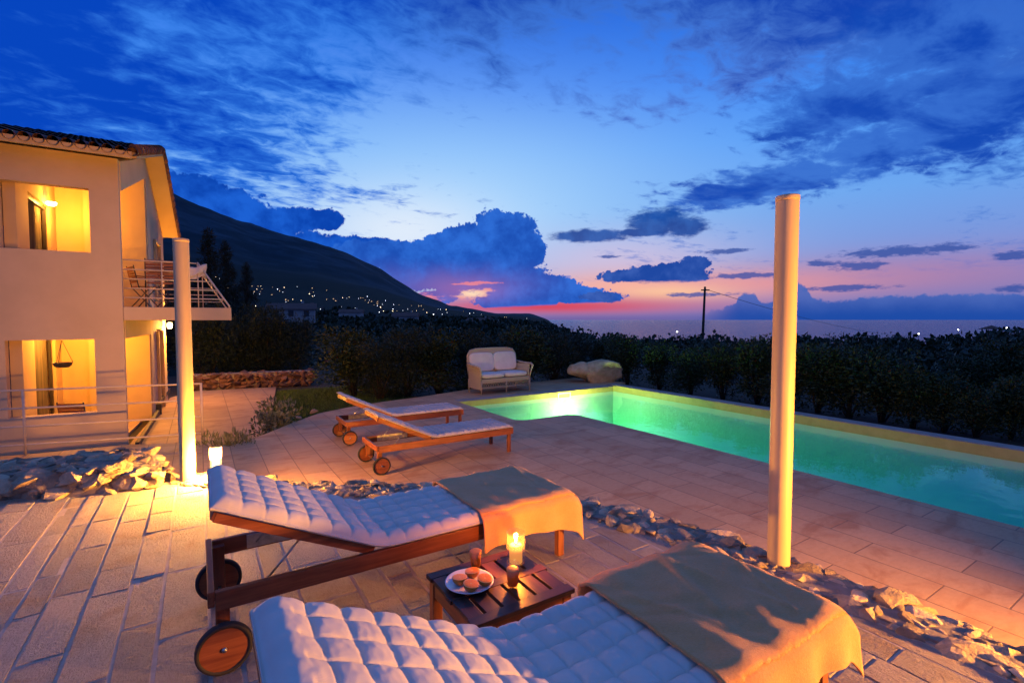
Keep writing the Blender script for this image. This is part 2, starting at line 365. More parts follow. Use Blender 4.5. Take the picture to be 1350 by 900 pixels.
# ------------------------------------------------------------------ ground structures
def sheet(name, outline, holes, z, mat, skirt=0.0, kind='structure'):
    bm = bmesh.new(); es = []
    for L in [outline]+holes:
        vs = [bm.verts.new((a, b, z)) for a, b in L]
        es += [bm.edges.new((vs[i], vs[(i+1) % len(vs)])) for i in range(len(vs))]
    bmesh.ops.triangle_fill(bm, use_beauty=True, edges=es)
    for f in bm.faces:
        if f.normal.z < 0: f.normal_flip()
    mb = MB(); bm.verts.index_update()
    mb.add([v.co for v in bm.verts], [[v.index for v in f.verts] for f in bm.faces], .5); bm.free()
    if skirt:
        n = len(outline)
        for i in range(n):
            a, b = outline[i], outline[(i+1) % n]
            mb.add([(a[0],a[1],z),(b[0],b[1],z),(b[0],b[1],z-skirt),(a[0],a[1],z-skirt)], [(0,1,2,3)], .5)
    o = mb.build(name, mat, rotz=TH); o['kind'] = kind
    return o
DZ = -.40
POOL = [(5.22,8.02),(6.62,8.02),(6.62,-4.0),(10.30,-4.0),(10.30,10.65),(5.22,10.65)]
def rounded(L, rad, only):
    out = []
    for i, p in enumerate(L):
        if i not in only: out.append(p); continue
        a, b = Vector(L[i-1]), Vector(L[(i+1) % len(L)]); p = Vector(p); d1 = (a-p).normalized(); d2 = (b-p).normalized()
        p1, p2 = p+d1*rad, p+d2*rad
        for k in range(7):
            t = k/6; out.append(tuple((p1*(1-t)**2 + p*2*t*(1-t) + p2*t*t)))
    return out
POOL = rounded(POOL, .28, (0, 1))
def paving(name, c1, c2, grout, bw, bh, offs, mort=.006, rot=0.0, stain=(.25,.13,.07)):
    m, T, b = material(name); c = coords(T)
    if rot:
        r = T.new('ShaderNodeVectorRotate', rotation_type='Z_AXIS'); T.l.new(c, r.inputs['Vector']); r.inputs['Angle'].default_value = rot; c = r.outputs[0]
    br = T.new('ShaderNodeTexBrick'); T.put(br.inputs['Vector'], c); br.offset = offs; br.squash = 1
    br.inputs['Scale'].default_value = 1; br.inputs['Mortar Size'].default_value = mort; br.inputs['Brick Width'].default_value = bw; br.inputs['Row Height'].default_value = bh; br.inputs['Mortar Smooth'].default_value = .3
    T.put(br.inputs['Color1'], (0,0,0)); T.put(br.inputs['Color2'], (1,1,1)); T.put(br.inputs['Mortar'], (.5,.5,.5))
    n = T.noise(coords(T, (1.6,3.2,3)), 1, 7, .65, .6); n2 = T.noise(coords(T, (14,26,20)), 1, 6, .65)
    tile = T.mix(br.outputs['Color'], c1, c2); tile = T.mix(T.m('MULTIPLY', T.ramp(n, .47, .68), .75), tile, stain)
    tile = T.mix(T.m('MULTIPLY', T.ramp(n2, .35, .75), .28), tile, tuple(x*.6 for x in c1))
    col = T.mix(br.outputs['Fac'], tile, grout)
    T.put(b.inputs['Base Color'], col); T.put(b.inputs['Roughness'], T.m('MULTIPLY_ADD', n2, .3, .5)); b.inputs['Specular IOR Level'].default_value = .35
    h = T.m('SUBTRACT', T.m('MULTIPLY', T.m('MULTIPLY_ADD', n, .5, n2), .35), br.outputs['Fac'])
    bump(T, b, h, .55, .008)
    return m
DECKM = paving('travertine_deck', (.62,.395,.205), (.50,.315,.16), (.26,.17,.095), .96, .36, .37, .006, R(90), (.40,.19,.075))
deck_out = [(-7,10.9),(-2.2,9.92),(-1.04,9.84),(.02,9.38),(.34,8.85),(.95,9.5),(1.5,10.25),(2.1,10.95),(2.8,11.33),(3.6,11.63),(4.8,11.88),(6.4,12.42),(8.5,12.75),(10.74,12.95),(11.2,12.2),(11.25,11.1),(10.62,10.95),(10.62,-6),(-7,-6)]
sheet('pool_deck', deck_out, [POOL], DZ, DECKM, .5)
def pool_mats():
    m, T, b = material('pool_liner'); c = coords(T)
    n = T.noise(coords(T, (2,2,2)), 1, 5)
    T.put(b.inputs['Base Color'], T.mix(n, (.62,.76,.66), (.52,.66,.58))); b.inputs['Roughness'].default_value = .6
    w = bpy.data.materials.new('pool_water'); w.use_nodes = True; T = NT(w.node_tree); T.n.clear()
    t = T.new('ShaderNodeBsdfTransparent'); g = T.new('ShaderNodeBsdfGlossy'); g.inputs['Roughness'].default_value = .015
    f = T.new('ShaderNodeFresnel'); f.inputs[0].default_value = 1.45; ge = T.new('ShaderNodeNewGeometry')
    h = T.noise(coords(T, (3.2,3.2,3.2)), 1, 3, .5, .3)
    bp = T.new('ShaderNodeBump'); bp.inputs['Strength'].default_value = .12; bp.inputs['Distance'].default_value = .03; T.put(bp.inputs['Height'], h)
    T.l.new(bp.outputs[0], g.inputs['Normal']); T.l.new(bp.outputs[0], f.inputs['Normal'])
    fac = T.m('MULTIPLY', f.outputs[0], T.m('SUBTRACT', 1.0, ge.outputs['Backfacing']))
    mx = T.new('ShaderNodeMixShader'); T.put(mx.inputs[0], fac); T.l.new(t.outputs[0], mx.inputs[1]); T.l.new(g.outputs[0], mx.inputs[2])
    va = T.new('ShaderNodeVolumeAbsorption'); T.put(va.inputs[0], (.20,.89,.80)); va.inputs[1].default_value = .46
    o = T.new('ShaderNodeOutputMaterial'); T.l.new(mx.outputs[0], o.inputs[0]); T.l.new(va.outputs[0], o.inputs['Volume'])
    return m, w
LINER, WATER = pool_mats()
mb = MB(); n = len(POOL); FZ = -1.75
for i in range(n):
    a, b = POOL[i], POOL[(i+1) % n]
    mb.add([(a[0],a[1],DZ-.03),(b[0],b[1],DZ-.03),(b[0],b[1],FZ),(a[0],a[1],FZ)], [(0,1,2,3)], .5)
bm = bmesh.new(); fv = [bm.verts.new((a, b, FZ)) for a, b in POOL]; fe = [bm.edges.new((fv[i], fv[(i+1) % n])) for i in range(n)]
bmesh.ops.triangle_fill(bm, edges=fe); bm.verts.index_update()
mb.add([v.co for v in bm.verts], [[v.index for v in f.verts] for f in bm.faces], .5); bm.free()
o = mb.build('pool_basin', LINER, rotz=TH); o['kind'] = 'structure'
# deck edge lip round the basin
mb = MB()
for i in range(n):
    a, b = POOL[i], POOL[(i+1) % n]
    mb.add([(a[0],a[1],DZ),(b[0],b[1],DZ),(b[0],b[1],DZ-.03),(a[0],a[1],DZ-.03)], [(0,1,2,3)], .5)
o = mb.build('pool_edge', simple('deck_edge_stone', (.42,.31,.22), (.33,.24,.17), .7), rotz=TH); o['kind'] = 'structure'
WZ_ = -.515
def offs(L, d):
    out = []
    for i, p in enumerate(L):
        a, b, c_ = Vector(L[i-1]), Vector(p), Vector(L[(i+1) % len(L)])
        e1 = (b-a).normalized(); e2 = (c_-b).normalized(); nn = Vector((e1.y, -e1.x)) + Vector((e2.y, -e2.x)); nn.normalize(); out.append(tuple(b + nn*d))
    return out
area = sum(POOL[i][0]*POOL[(i+1) % n][1]-POOL[(i+1) % n][0]*POOL[i][1] for i in range(n))
WP = offs(POOL, .03 if area > 0 else -.03)
bm = bmesh.new(); fv = [bm.verts.new((a, b, WZ_)) for a, b in WP]; fe = [bm.edges.new((fv[i], fv[(i+1) % n])) for i in range(n)]
bmesh.ops.triangle_fill(bm, edges=fe); 
for f in bm.faces:
    if f.normal.z < 0: f.normal_flip()
r_ = bmesh.ops.extrude_face_region(bm, geom=list(bm.faces))
for g_ in r_['geom']:
    if isinstance(g_, bmesh.types.BMVert): g_.co.z = FZ-.05
bmesh.ops.recalc_face_normals(bm, faces=list(bm.faces))
bm.verts.index_update(); mb = MB(); mb.add([v.co for v in bm.verts], [[v.index for v in f.verts] for f in bm.faces], .5); bm.free()
o = mb.build('pool_water', WATER, rotz=TH); o['kind'] = 'structure'
# raised coping along the far and outer side
COP = simple('coping_stone', (.40,.33,.26), (.32,.26,.2), .75, (5,5,5), 5, .3, .004)
mb = MB(); mb.box(10.30, 10.62, -6, 10.93, DZ-.02, DZ+.045); mb.box(5.24, 10.30, 10.65, 10.93, DZ-.02, DZ+.012)
o = mb.build('pool_kerb', COP, rotz=TH, bevel=.012); o['kind'] = 'structure'
mb = MB(); mb.box(10.285, 10.2995, -4.2, 10.64, DZ-.14, DZ+.03); mb.box(5.235, 10.284, 10.635, 10.6475, DZ-.14, DZ-.002)
o = mb.build('pool_lit_band', simple('lamplit_ochre_band', (.56,.40,.13), (.48,.34,.10), .5, (6,6,6)), rotz=TH); o['kind'] = 'structure'  # ochre colour carries the warm lamplight on the wall above the water
# lower path beside the house
PATHM = paving('path_paving', (.46,.31,.17), (.38,.25,.14), (.2,.13,.08), .9, .55, .5, .009, R(90))
sheet('garden_path', [(-1.6,9.0),(.6,9.0),(1.0,10.5),(1.45,13.2),(2.1,17.9),(-.3,18.2),(-.75,17.0),(-1.12,11)], [], -.65, PATHM)
sheet('house_forecourt', [(-8,9.5),(-1.6,9.0),(-1.12,11),(-8,11)], [], -.66, PATHM)
SOIL = simple('garden_soil', (.05,.038,.018), (.028,.024,.010), .95, (2,2,2), 7, .8, .03, bscale=(14,14,14))
GP = [(-16,-16),(16,-16),(20,-4),(22,10),(18,20),(4,26),(-10,26),(-18,14)]
def circ(r, n=40): return [(r*math.cos(2*math.pi*k/n), r*math.sin(2*math.pi*k/n)) for k in range(n)]
sheet('garden_ground', circ(24), [POOL], -.70, SOIL)

# upper terrace: hand-cut stones laid in courses
CLIP = [(-6,6.9),(-1.6,6.35),(-.1,5.78),(1.0,4.72),(1.76,4.14),(2.7,3.1),(2.96,2.45),(3.08,1.7),(3.15,1.2),(3.16,.4),(3.1,-1.0),(2.9,-3.4),(1.5,-6),(-6,-6)]
def clip_poly(poly, clip):
    def side(p, a, b): return (b[0]-a[0])*(p[1]-a[1]) - (b[1]-a[1])*(p[0]-a[0])
    out = poly; N = len(clip)
    for i in range(N):
        a, b = clip[i], clip[(i+1) % N]; src = out; out = []
        for j in range(len(src)):
            p, q = src[j-1], src[j]; sp_, sq = side(p, a, b), side(q, a, b)   # clockwise clip polygon: inside is <= 0
            if sq <= 0:
                if sp_ > 0: t = sp_/(sp_-sq); out.append((p[0]+(q[0]-p[0])*t, p[1]+(q[1]-p[1])*t))
                out.append(q)
            elif sp_ <= 0: t = sp_/(sp_-sq); out.append((p[0]+(q[0]-p[0])*t, p[1]+(q[1]-p[1])*t))
        if not out: return None
    return out
def stone_mat():
    m, T, b = material('terrace_stone'); t = tone(T)
    n = T.noise(coords(T, (3,3,3)), 1, 7, .62, .4); ch = T.noise(coords(T, (90,22,40)), 1, 5, .7, 1.2); pit = T.noise(coords(T, (60,60,60)), 1, 4, .7)
    col = T.mix(t, (.36,.32,.27), (.52,.455,.37)); col = T.mix(T.m('MULTIPLY', T.ramp(n, .48, .72), .6), col, (.30,.20,.11))
    col = T.mix(T.m('MULTIPLY', T.ramp(ch, .42, .72), .5), col, (.25,.21,.165))
    T.put(b.inputs['Base Color'], col); b.inputs['Roughness'].default_value = .82; b.inputs['Specular IOR Level'].default_value = .3
    bump(T, b, T.m('ADD', T.m('MULTIPLY', n, .6), T.m('ADD', ch, T.m('MULTIPLY', T.ramp(pit, .55, .4), -.35))), .9, .011)
    return m
mb = MB(); uu = -6.0
while uu < 3.3:
    wdt = random.choice((.13,.15,.165,.18,.20,.23,.31)) * random.uniform(.95, 1.05); vv = -6 + random.random()*.5
    while vv < 7:
        ln = random.uniform(.42, 1.15) * (.8 if wdt < .22 else 1)
        g = .008; q = [(uu+g, vv+.003), (uu+g, vv+ln-.003), (uu+wdt-g, vv+ln-.003), (uu+wdt-g, vv+.003)]
        q = [(a+random.uniform(-.004,.004), b+random.uniform(-.002,.002)) for a, b in q]
        pq = clip_poly(q, CLIP)
        if pq and len(pq) > 2:
            hz = random.uniform(-.004, .002); tl = [(random.uniform(-.003,.003)) for _ in pq]
            cx = sum(a for a, b in pq)/len(pq); cy = sum(b for a, b in pq)/len(pq); k = .009
            top = [(a+(cx-a)*min(1, k/max(.05, abs(cx-a)+abs(cy-b))), b+(cy-b)*min(1, k/max(.05, abs(cx-a)+abs(cy-b))), hz+d) for (a, b), d in zip(pq, tl)]
            mid = [(a, b, hz-.007) for a, b in pq]; bot = [(a, b, -.05) for a, b in pq]; N = len(pq); tn = random.random()
            mb.add(top+mid+bot, [tuple(range(N))[::-1]] + [(j, (j+1) % N, N+(j+1) % N, N+j) for j in range(N)] + [(N+j, N+(j+1) % N, 2*N+(j+1) % N, 2*N+j) for j in range(N)], tn)
        vv += ln
    uu += wdt
o = mb.build('terrace_paving', stone_mat(), rotz=TH); o['kind'] = 'structure'
bm_ = bmesh.new(); 
o = sheet('terrace_bed', CLIP[::-1], [], -.0055, simple('pale_grout', (.56,.49,.40), (.46,.39,.31), .95, (12,12,12), 5, .6, .006), .36)

# ------------------------------------------------------------------ rubble edging and low rubble wall
def polyline(L, step):
    out = []; L = [Vector(p) for p in L]
    for a, b in zip(L[:-1], L[1:]):
        n_ = max(1, int((b-a).length/step))
        for k in range(n_): out.append((a.lerp(b, k/n_), (b-a).normalized()))
    return out
def rubble(name, path, width, layers, top, label, sub=2, big=1.0, step=.055, mat=None):
    mb = MB(); bed = []
    for p, d in polyline(path, step):
        nrm = Vector((-d.y, d.x)); w_ = width(p) if callable(width) else width; tz = top(p) if callable(top) else top
        bed.append((p, nrm, w_, tz))
        k = 0.0
        while k < w_:
            r0 = random.choice((.032,.04,.05,.06,.075,.095))*random.uniform(.85,1.15)*big; q = p + nrm*(k - w_/2 + r0*.6) + d*random.uniform(-.05,.05)
            mb.rock((q.x, q.y, tz - r0*.30 + random.uniform(-.012,.014)), (r0*random.uniform(1.2,1.8), r0*random.uniform(1.1,1.6), r0*random.uniform(.55,.85)), sub=sub)
            k += r0*1.15
        for lz in range(layers):
            zz = tz - .10 - lz*.11
            for sgn in (-1, 1):
                r0 = random.uniform(.075,.13)*big; q = p + nrm*sgn*(w_/2 - r0*.35)
                mb.rock((q.x, q.y, zz + random.uniform(-.03,.03)), (r0*random.uniform(1.4,2.0), r0*1.3, r0*random.uniform(.85,1.15)), sub=sub)
    for (p, nr, w_, tz), (p2, nr2, w2, tz2) in zip(bed[:-1], bed[1:]):
        a, b, c_, e = p-nr*w_*.42, p+nr*w_*.42, p2+nr2*w2*.42, p2-nr2*w2*.42; h, h2 = tz+.004, tz2+.004
        mb.add([(*a, h), (*b, h), (*c_, h2), (*e, h2), (*a, -.75), (*b, -.75), (*c_, -.75), (*e, -.75)], [(0,3,2,1), (0,4,7,3), (1,2,6,5)], .4, 1)
    o = mb.build(name, [mat or ROCK, MORTAR], rotz=TH)
    return tag(o, label, 'wall' if layers > 1 else 'edging')
rubble('rubble_edging', [(-.15,5.86),(.45,5.12),(1.0,4.72),(1.42,4.46),(1.76,4.14),(2.25,3.65),(2.7,3.1),(2.96,2.45),(3.07,1.75),(3.14,1.2),(3.17,.6),(3.16,-.3),(3.1,-1.2)], .30, 1, .012,
       'pale rough stone edging curving between the loungers and the pool deck')
def lw(p): return max(.22, min(.62, .22 + (-.3-p.x)*1.2))
def lt(p): return .04 + .18*max(0, min(1, (-.28-p.x)*2.6)) - .05*max(0, min(1, (-1.0-p.x)))
rubble('rubble_wall', [(-3.2,6.85),(-1.6,6.38),(-.9,6.22),(-.32,5.92)], lw, 3, lt, 'low rough stone wall lit orange beside the left cream post', sub=2, big=1.25, step=.085)

# ------------------------------------------------------------------ cream posts
def post(u_, v_, label):
    r_ = empty('pergola_post', W(u_, v_, -.02), 0, label, 'post', 'cream round posts on the terrace edge')
    mb = MB(); mb.lathe([(.069,0),(.067,.02),(.067,2.355)], 40); mb.build('shaft', CREAM, r_)
    mb = MB(); mb.lathe([(0,2.356),(.0665,2.356),(.069,2.360),(.069,2.382),(.066,2.388),(0,2.389)], 40); mb.build('end_cap', CREAM, r_)
    mb = MB(); mb.lathe([(.10,.0),(.10,.012),(.07,.016)], 32); mb.build('base_collar', CREAM, r_)
post(-.13, 5.76, 'cream round post lit bright yellow at its foot beside the glowing lantern')
post(3.14, 1.72, 'cream round post in the stone edging in front of the pool')
# ground spotlight in front of the left post, and the lantern beside it
r_ = empty('ground_spotlight', W(.05, 5.56, .003), TH, 'small round ground spotlight shining at the foot of the left cream post', 'spotlight')
mb = MB(); mb.lathe([(.055,0),(.055,.02),(.045,.028),(.04,.022)], 24); mb.build('housing', STEEL, r_)
mb = MB(); mb.lathe([(.0,.023),(.04,.023)], 24); mb.build('lens', emis('spot_lens', (1,.72,.25), 25), r_)
r_ = empty('lantern', W(.11, 5.88, .03), TH, 'glass candle lantern glowing on the stone edging by the left post', 'lantern')
mb = MB(); mb.lathe([(0,0),(.055,0),(.055,.03),(.05,.035),(0,.035)], 24); mb.build('base', STEEL, r_)
mb = MB(); mb.lathe([(.052,.036),(.054,.245),(.052,.25)], 28); mb.build('glass', film_glass('frosted_lantern_glass', .35), r_)
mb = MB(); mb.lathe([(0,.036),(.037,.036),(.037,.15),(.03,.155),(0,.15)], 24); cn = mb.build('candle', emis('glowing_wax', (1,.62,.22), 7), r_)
mb = MB(); mb.lathe([(0,.155),(.011,.165),(.013,.178),(.007,.2),(0,.215)], 14); mb.build('flame', FLAME, cn)

# ------------------------------------------------------------------ sun loungers
def spath(s):
    """point and slope of the reclining surface, s metres from the head end"""
    a0 = R(-25.5); x, z, t = .07, .722, 0.0; st = .01
    while t < s - 1e-9:
        h = min(st, s-t); k = max(0, min(1, ((t+h/2)-.70)/.22)); k = k*k*(3-2*k); a = a0*(1-k); x += h*math.cos(a); z += h*math.sin(a); t += h
    k = max(0, min(1, (s-.70)/.22)); k = k*k*(3-2*k); return x, z, a0*(1-k)
SP = [spath(i*.01) for i in range(212)]
def sp(s):
    s = max(0, min(2.1, s)); i = int(s*100); f = s*100-i; a, b = SP[i], SP[min(i+1, 211)]
    return tuple(a[k]*(1-f)+b[k]*f for k in range(3))
def cushion_mesh(T_, a, ncol, y0, y1, s0, s1, bulge, seed, head=.13, ds=.0065, ny=104):
    ns_ = int((s1-s0)/ds); mb = MB(); top = []; bot = []; o_ = Vector((seed*7.1, seed*3.3, 0))
    bw = (y1-y0)/ncol
    for i in range(ns_+1):
        s = s0 + (s1-s0)*i/ns_
        for j in range(ny+1):
            y = y0 + (y1-y0)*j/ny
            es = min(s-s0, s1-s)/.055; ey = min(y-y0, y1-y)/.055
            e = math.sqrt(max(0, 1-(1-min(1, es))**2))*math.sqrt(max(0, 1-(1-min(1, ey))**2))
            wob = mnoise.noise(Vector((s*5, y*5, 1))+o_)
            sq = s + .012*wob; yq = y + .012*mnoise.noise(Vector((s*5, y*5, 9))+o_)
            fs_ = abs(math.sin(math.pi*(sq-s0-head)/a)); fy = abs(math.sin(math.pi*(yq-y0)/bw))
            if s-s0 < head: fs_ = max(fs_, 0) if s-s0 > head-a*.5 else 1.0
            puff = (fs_**.36)*(fy**.34) if s-s0 > head-a*.5 else min(1.0, .8+.2*fy) - .10*abs(mnoise.noise(Vector((y*22, s*4, 3))+o_))
            t = T_*e*((1-bulge) + bulge*puff) - .0055*e*(math.exp(-(fs_/.10)**2) + math.exp(-(fy/.10)**2))*(s-s0 > head-a*.5) + .0022*mnoise.noise(Vector((s*28, y*28, 5))+o_)*e + .0018*mnoise.noise(Vector((s*70, y*40, 5))+o_)*e
            x, z, an = sp(s); nx, nz = -math.sin(an), math.cos(an)
            if s < 0: x += s*math.cos(an); z += s*math.sin(an)
            edge = 1-e; lat = 0
            top.append((x+nx*(t+.003), y, z+nz*(t+.003))); bot.append((x+nx*(.003+.014*edge), y, z+nz*(.003+.014*edge)))
    N = ny+1; fs = []; M_ = len(top)
    for i in range(ns_):
        for j in range(ny):
            fs.append((i*N+j, (i+1)*N+j, (i+1)*N+j+1, i*N+j+1)); fs.append((M_+i*N+j, M_+i*N+j+1, M_+(i+1)*N+j+1, M_+(i+1)*N+j))
    for i in range(ns_):
        fs.append((i*N, M_+i*N, M_+(i+1)*N, (i+1)*N)); fs.append((i*N+ny, (i+1)*N+ny, M_+(i+1)*N+ny, M_+i*N+ny))
    for j in range(ny):
        fs.append((j, j+1, M_+j+1, M_+j)); k = ns_*N; fs.append((k+j, M_+k+j, M_+k+j+1, k+j+1))
    return mb.add(top+bot, fs, .5, 0, True)
def make_lounger(label, thick, seed):
    r_ = empty('sun_lounger', (0,0,0), 0, label, 'sun lounger', 'wheeled teak sun loungers')
    W_ = .64
    for y in (.0, W_-.028):
        MB().box(.03, 2.08, y, y+.028, .275, .365).build('side_rail', WX, r_, bevel=.004)
    MB().box(0, .028, -.002, W_+.002, .30, .372).build('end_rail', WY, r_, bevel=.004)
    MB().box(2.055, 2.081, .029, W_-.029, .285, .36).build('end_rail', WY, r_, bevel=.004)
    for y in (.029, W_-.074):
        MB().box(2.005, 2.054, y, y+.045, 0, .34).build('leg', WZ, r_, bevel=.004)
        MB().box(.030, .088, y, y+.045, .10, .40 if False else .345).build('leg', WZ, r_, bevel=.004)
    for y, sg in ((-.028, -1), (W_+.028, 1)):
        Mw = Matrix.Translation((.06, y, .115)) @ Matrix.Rotation(R(90), 4, 'X')
        mb = MB(); mb.lathe([(.0,-.014),(.098,-.014),(.098,.014),(0,.014)], 44, M=Mw, smooth=False); wh = mb.build('wheel', WX, r_)
        mb = MB(); mb.lathe([(.097,-.019),(.112,-.018),(.115,-.010),(.115,.010),(.112,.018),(.097,.019),(.097,-.019)], 44, M=Mw); mb.build('tyre', RUBBER, wh)
        mb = MB(); mb.lathe([(0,-.024),(.010,-.024),(.012,-.014),(.012,.014),(.010,.024),(0,.024)], 14, M=Mw); mb.build('hub_bolt', STEEL, wh)
    MB().tube([(.06,-.03,.115),(.06,W_+.03,.115)], .008).build('axle', STEEL, r_)
    # slatted seat and back frame
    mb = MB()
    for k in range(11): mb.box(.90+k*.105, .97+k*.105, .029, W_-.029, .345, .363)
    mb.build('seat_slats', WY, r_, bevel=.003)
    x0, z0, an = sp(0); xe, ze, _ = sp(.78); d = Vector((xe-x0, 0, ze-z0)); L = d.length; d.normalize(); nn = Vector((-d.z, 0, d.x))
    if nn.z < 0: nn = -nn
    M_ = Matrix(((d.x,0,nn.x,x0),(0,1,0,0),(d.z,0,nn.z,z0),(0,0,0,1)))
    mb = MB()
    for y in (.032, W_-.062): mb.box(-.02, L, y, y+.03, -.058, -.004, M=M_)
    mb.box(-.034, -.021, .03, W_-.03, -.050, -.002, M=M_)
    for k in range(7): mb.box(.03+k*.105, .09+k*.105, .063, W_-.063, -.024, -.006, M=M_)
    mb.build('backrest', WX, r_, bevel=.003)
    for y in (.075, W_-.08):
        MB().tube([M_ @ Vector((.40, y, -.05)), (.245, y, .33)], .006, 8).build('support_strut', STEEL, r_)
    mb = MB()
    mb.box(.20, .64, W_-.034, W_-.029, .285, .362)
    for k in range(5): mb.prism([(.26+k*.08, W_-.035, .335), (.31+k*.08, W_-.035, .350), (.315+k*.08, W_-.035, .335)], (0, -.006, 0))
    mb.build('ratchet_plate', STEEL, r_)
    cu = cushion_mesh(thick, .108 if thick > .06 else .10, 6, -.012, W_+.012, -.062, 2.07, (.24 if thick > .07 else .26) if thick > .06 else .4, seed).build('cushion', CUSHION if thick > .06 else PAD, r_)
    for y in (.06, W_-.06):
        p = M_ @ Vector((-.03, y, .05)); mb = MB()
        pts = [p+Vector((.03,0,-.02)), p+Vector((-.008,-.006,-.018)), p+Vector((-.03,-.01,-.045)), p+Vector((-.026,-.008,-.075)), p+Vector((0,0,-.085))]
        for a, b in zip(pts[:-1], pts[1:]): mb.bar(a, b, .016, .004, up=(0,1,0))
        mb.build('tie', TIE, cu)
    return r_
def place(o, u_, v_, z, rot=0): o.location = W(u_, v_, z); o.rotation_euler.z = TH + R(rot); return o
la = place(make_lounger('teak sun lounger with blue-white tufted cushion and orange-lit towel beside the side table', .066, 1), 0, 2.55, 0)
lb = place(make_lounger('nearest teak lounger with puffy tufted cushion and mustard towel, cut by the frame', .080, 2), .085, .925, 0)
pad = make_lounger('thin-padded teak lounger with raised back, the one nearer the stone edging', .042, 3)
place(pad, 1.87, 6.19, DZ)
pad2 = copy_tree(pad); place(pad2, 1.91, 7.92, DZ); pad2['label'] = 'thin-padded teak lounger behind the other one, nearer the wicker loveseat'
FOLDS = {1: [(1.62,.25,.018,.012),(1.85,-.35,.022,.014),(1.97,.12,.014,.009)], 5: [(1.45,-.5,.022,.016),(1.62,.35,.026,.017),(1.80,-.22,.018,.014),(1.95,.45,.016,.012)]}
def towel(name, mat, label, x0, x1, drops, topz, u_, v_, seed, W_=.64, endd=.05, skew=.0, wrinkle=.009):
    mb = MB(); nx, nyp = 74, 120; vs = []; o_ = Vector((seed*3.7, seed*1.9, 0)); r = .05
    ya, yb = -.035, W_+.035
    for i in range(nx+1):
        fx = i/nx; nd = drops(fx); fd = .10; Ltot = nd + (yb-ya) + fd
        for j in range(nyp+1):
            l = Ltot*j/nyp; x = x0 + (x1-x0)*fx + skew*(l-nd)*(1-fx)
            if l < nd:                             # near drape
                q = nd-l; y = ya - .012 - .03*min(1, q/.25); z = topz - q
                k = max(0, 1-q/.06); y += .03*k*k; z -= .012*k
                y += .018*math.sin(x*26+seed)*min(1, q/.15) * (.6+.6*mnoise.noise(Vector((x*4, 0, 2))+o_))
            elif l < nd+(yb-ya):
                y = ya + (l-nd); z = topz; k = max(0, 1-(y-ya)/.06, 1-(yb-y)/.06); z -= .018*k*k
            else:
                q = l-nd-(yb-ya); y = yb+.012; z = topz-.012-q
            # over the foot end the cloth bends down
            ex = x - (x1-endd*1.6)
            if ex > 0: z -= endd*(ex/(endd*1.6))**2*1.1
            mid = 1 if l >= nd else .5
            z += mid*(wrinkle*mnoise.noise(Vector((x*7, y*4, 1))+o_) + .5*wrinkle*abs(mnoise.noise(Vector((x*5+y*9, y*3, 4))+o_)))
            for xc, kk, ww, hh in FOLDS[seed]:
                q_ = x - xc - kk*(y-.3); z += .6*mid*hh*math.exp(-(q_/ww)**2)*max(0, min(1, (y+.1)*4))*(.55+.9*mnoise.noise(Vector((y*5, xc*9, seed))))
            x += .01*mnoise.noise(Vector((y*6, z*6, 3))+o_)
            vs.append((x, y, z))
    N = nyp+1; fs = [(i*N+j, (i+1)*N+j, (i+1)*N+j+1, i*N+j+1) for i in range(nx) for j in range(nyp)]
    mb.add(vs, fs, .5, 0, True)
    o = mb.build(name, mat, loc=W(u_, v_, 0), rotz=TH, solid=.012, subsurf=0)
    return tag(o, label, 'towel')
towel('towel', TOWEL_A, 'yellow towel glowing orange in candlelight over the lounger behind the side table', 1.38, 2.13, lambda f: .225 - .055*math.sin(f*3.0) + .05*f, .452, 0, 2.55, 1)
towel('towel', TOWEL_B, 'mustard terry towel spread over the foot of the nearest lounger', 1.28, 2.10, lambda f: .30 - .12*f + .05*math.sin(f*7),   .466, .085, .925, 5, wrinkle=.016, endd=.06)

# ------------------------------------------------------------------ side table and what stands on it
TZ = .31
r_ = empty('side_table', W(.94, 1.785, 0), TH, 'low slatted teak side table between the two near loungers', 'side table')
a, b = .55, .51
mb = MB()
for y in (0, b/2-.03, b-.06): mb.box(0, a, y, y+.06, TZ-.022, TZ)
mb.build('top_rails', WXd, r_, bevel=.003)
mb = MB()
for (y0, y1) in ((.0605, b/2-.0305), (b/2+.0305, b-.0605)):
    for k in range(6): mb.box(.008+k*.091, .008+k*.091+.074, y0, y1, TZ-.024, TZ-.002)
mb.build('top_slats', WYd, r_, bevel=.002)
for x in (.012, a-.062):
    for y in (.012, b-.062): MB().box(x, x+.05, y, y+.05, 0, TZ-.025).build('leg', WZ, r_, bevel=.003)
for y in (.016, b-.038): MB().box(.063, a-.063, y, y+.022, TZ-.095, TZ-.025).build('apron', WX, r_, bevel=.002)
for x in (.016, a-.038): MB().box(x, x+.022, .063, b-.063, TZ-.095, TZ-.025).build('apron', WY, r_, bevel=.002)
CHINA = simple('glazed_china', (.74,.76,.78), (.70,.72,.75), .15, (4,4,4))
mb = MB(); mb.lathe([(0,.006),(.07,.006),(.085,.008),(.112,.018),(.118,.0205),(.118,.023),(.110,.021),(.085,.0125),(.072,.011),(0,.0105)], 56)
tag(mb.build('plate', CHINA, loc=W(1.078, 2.085, TZ), rotz=TH), 'round pale plate holding orange halves on the side table', 'plate')
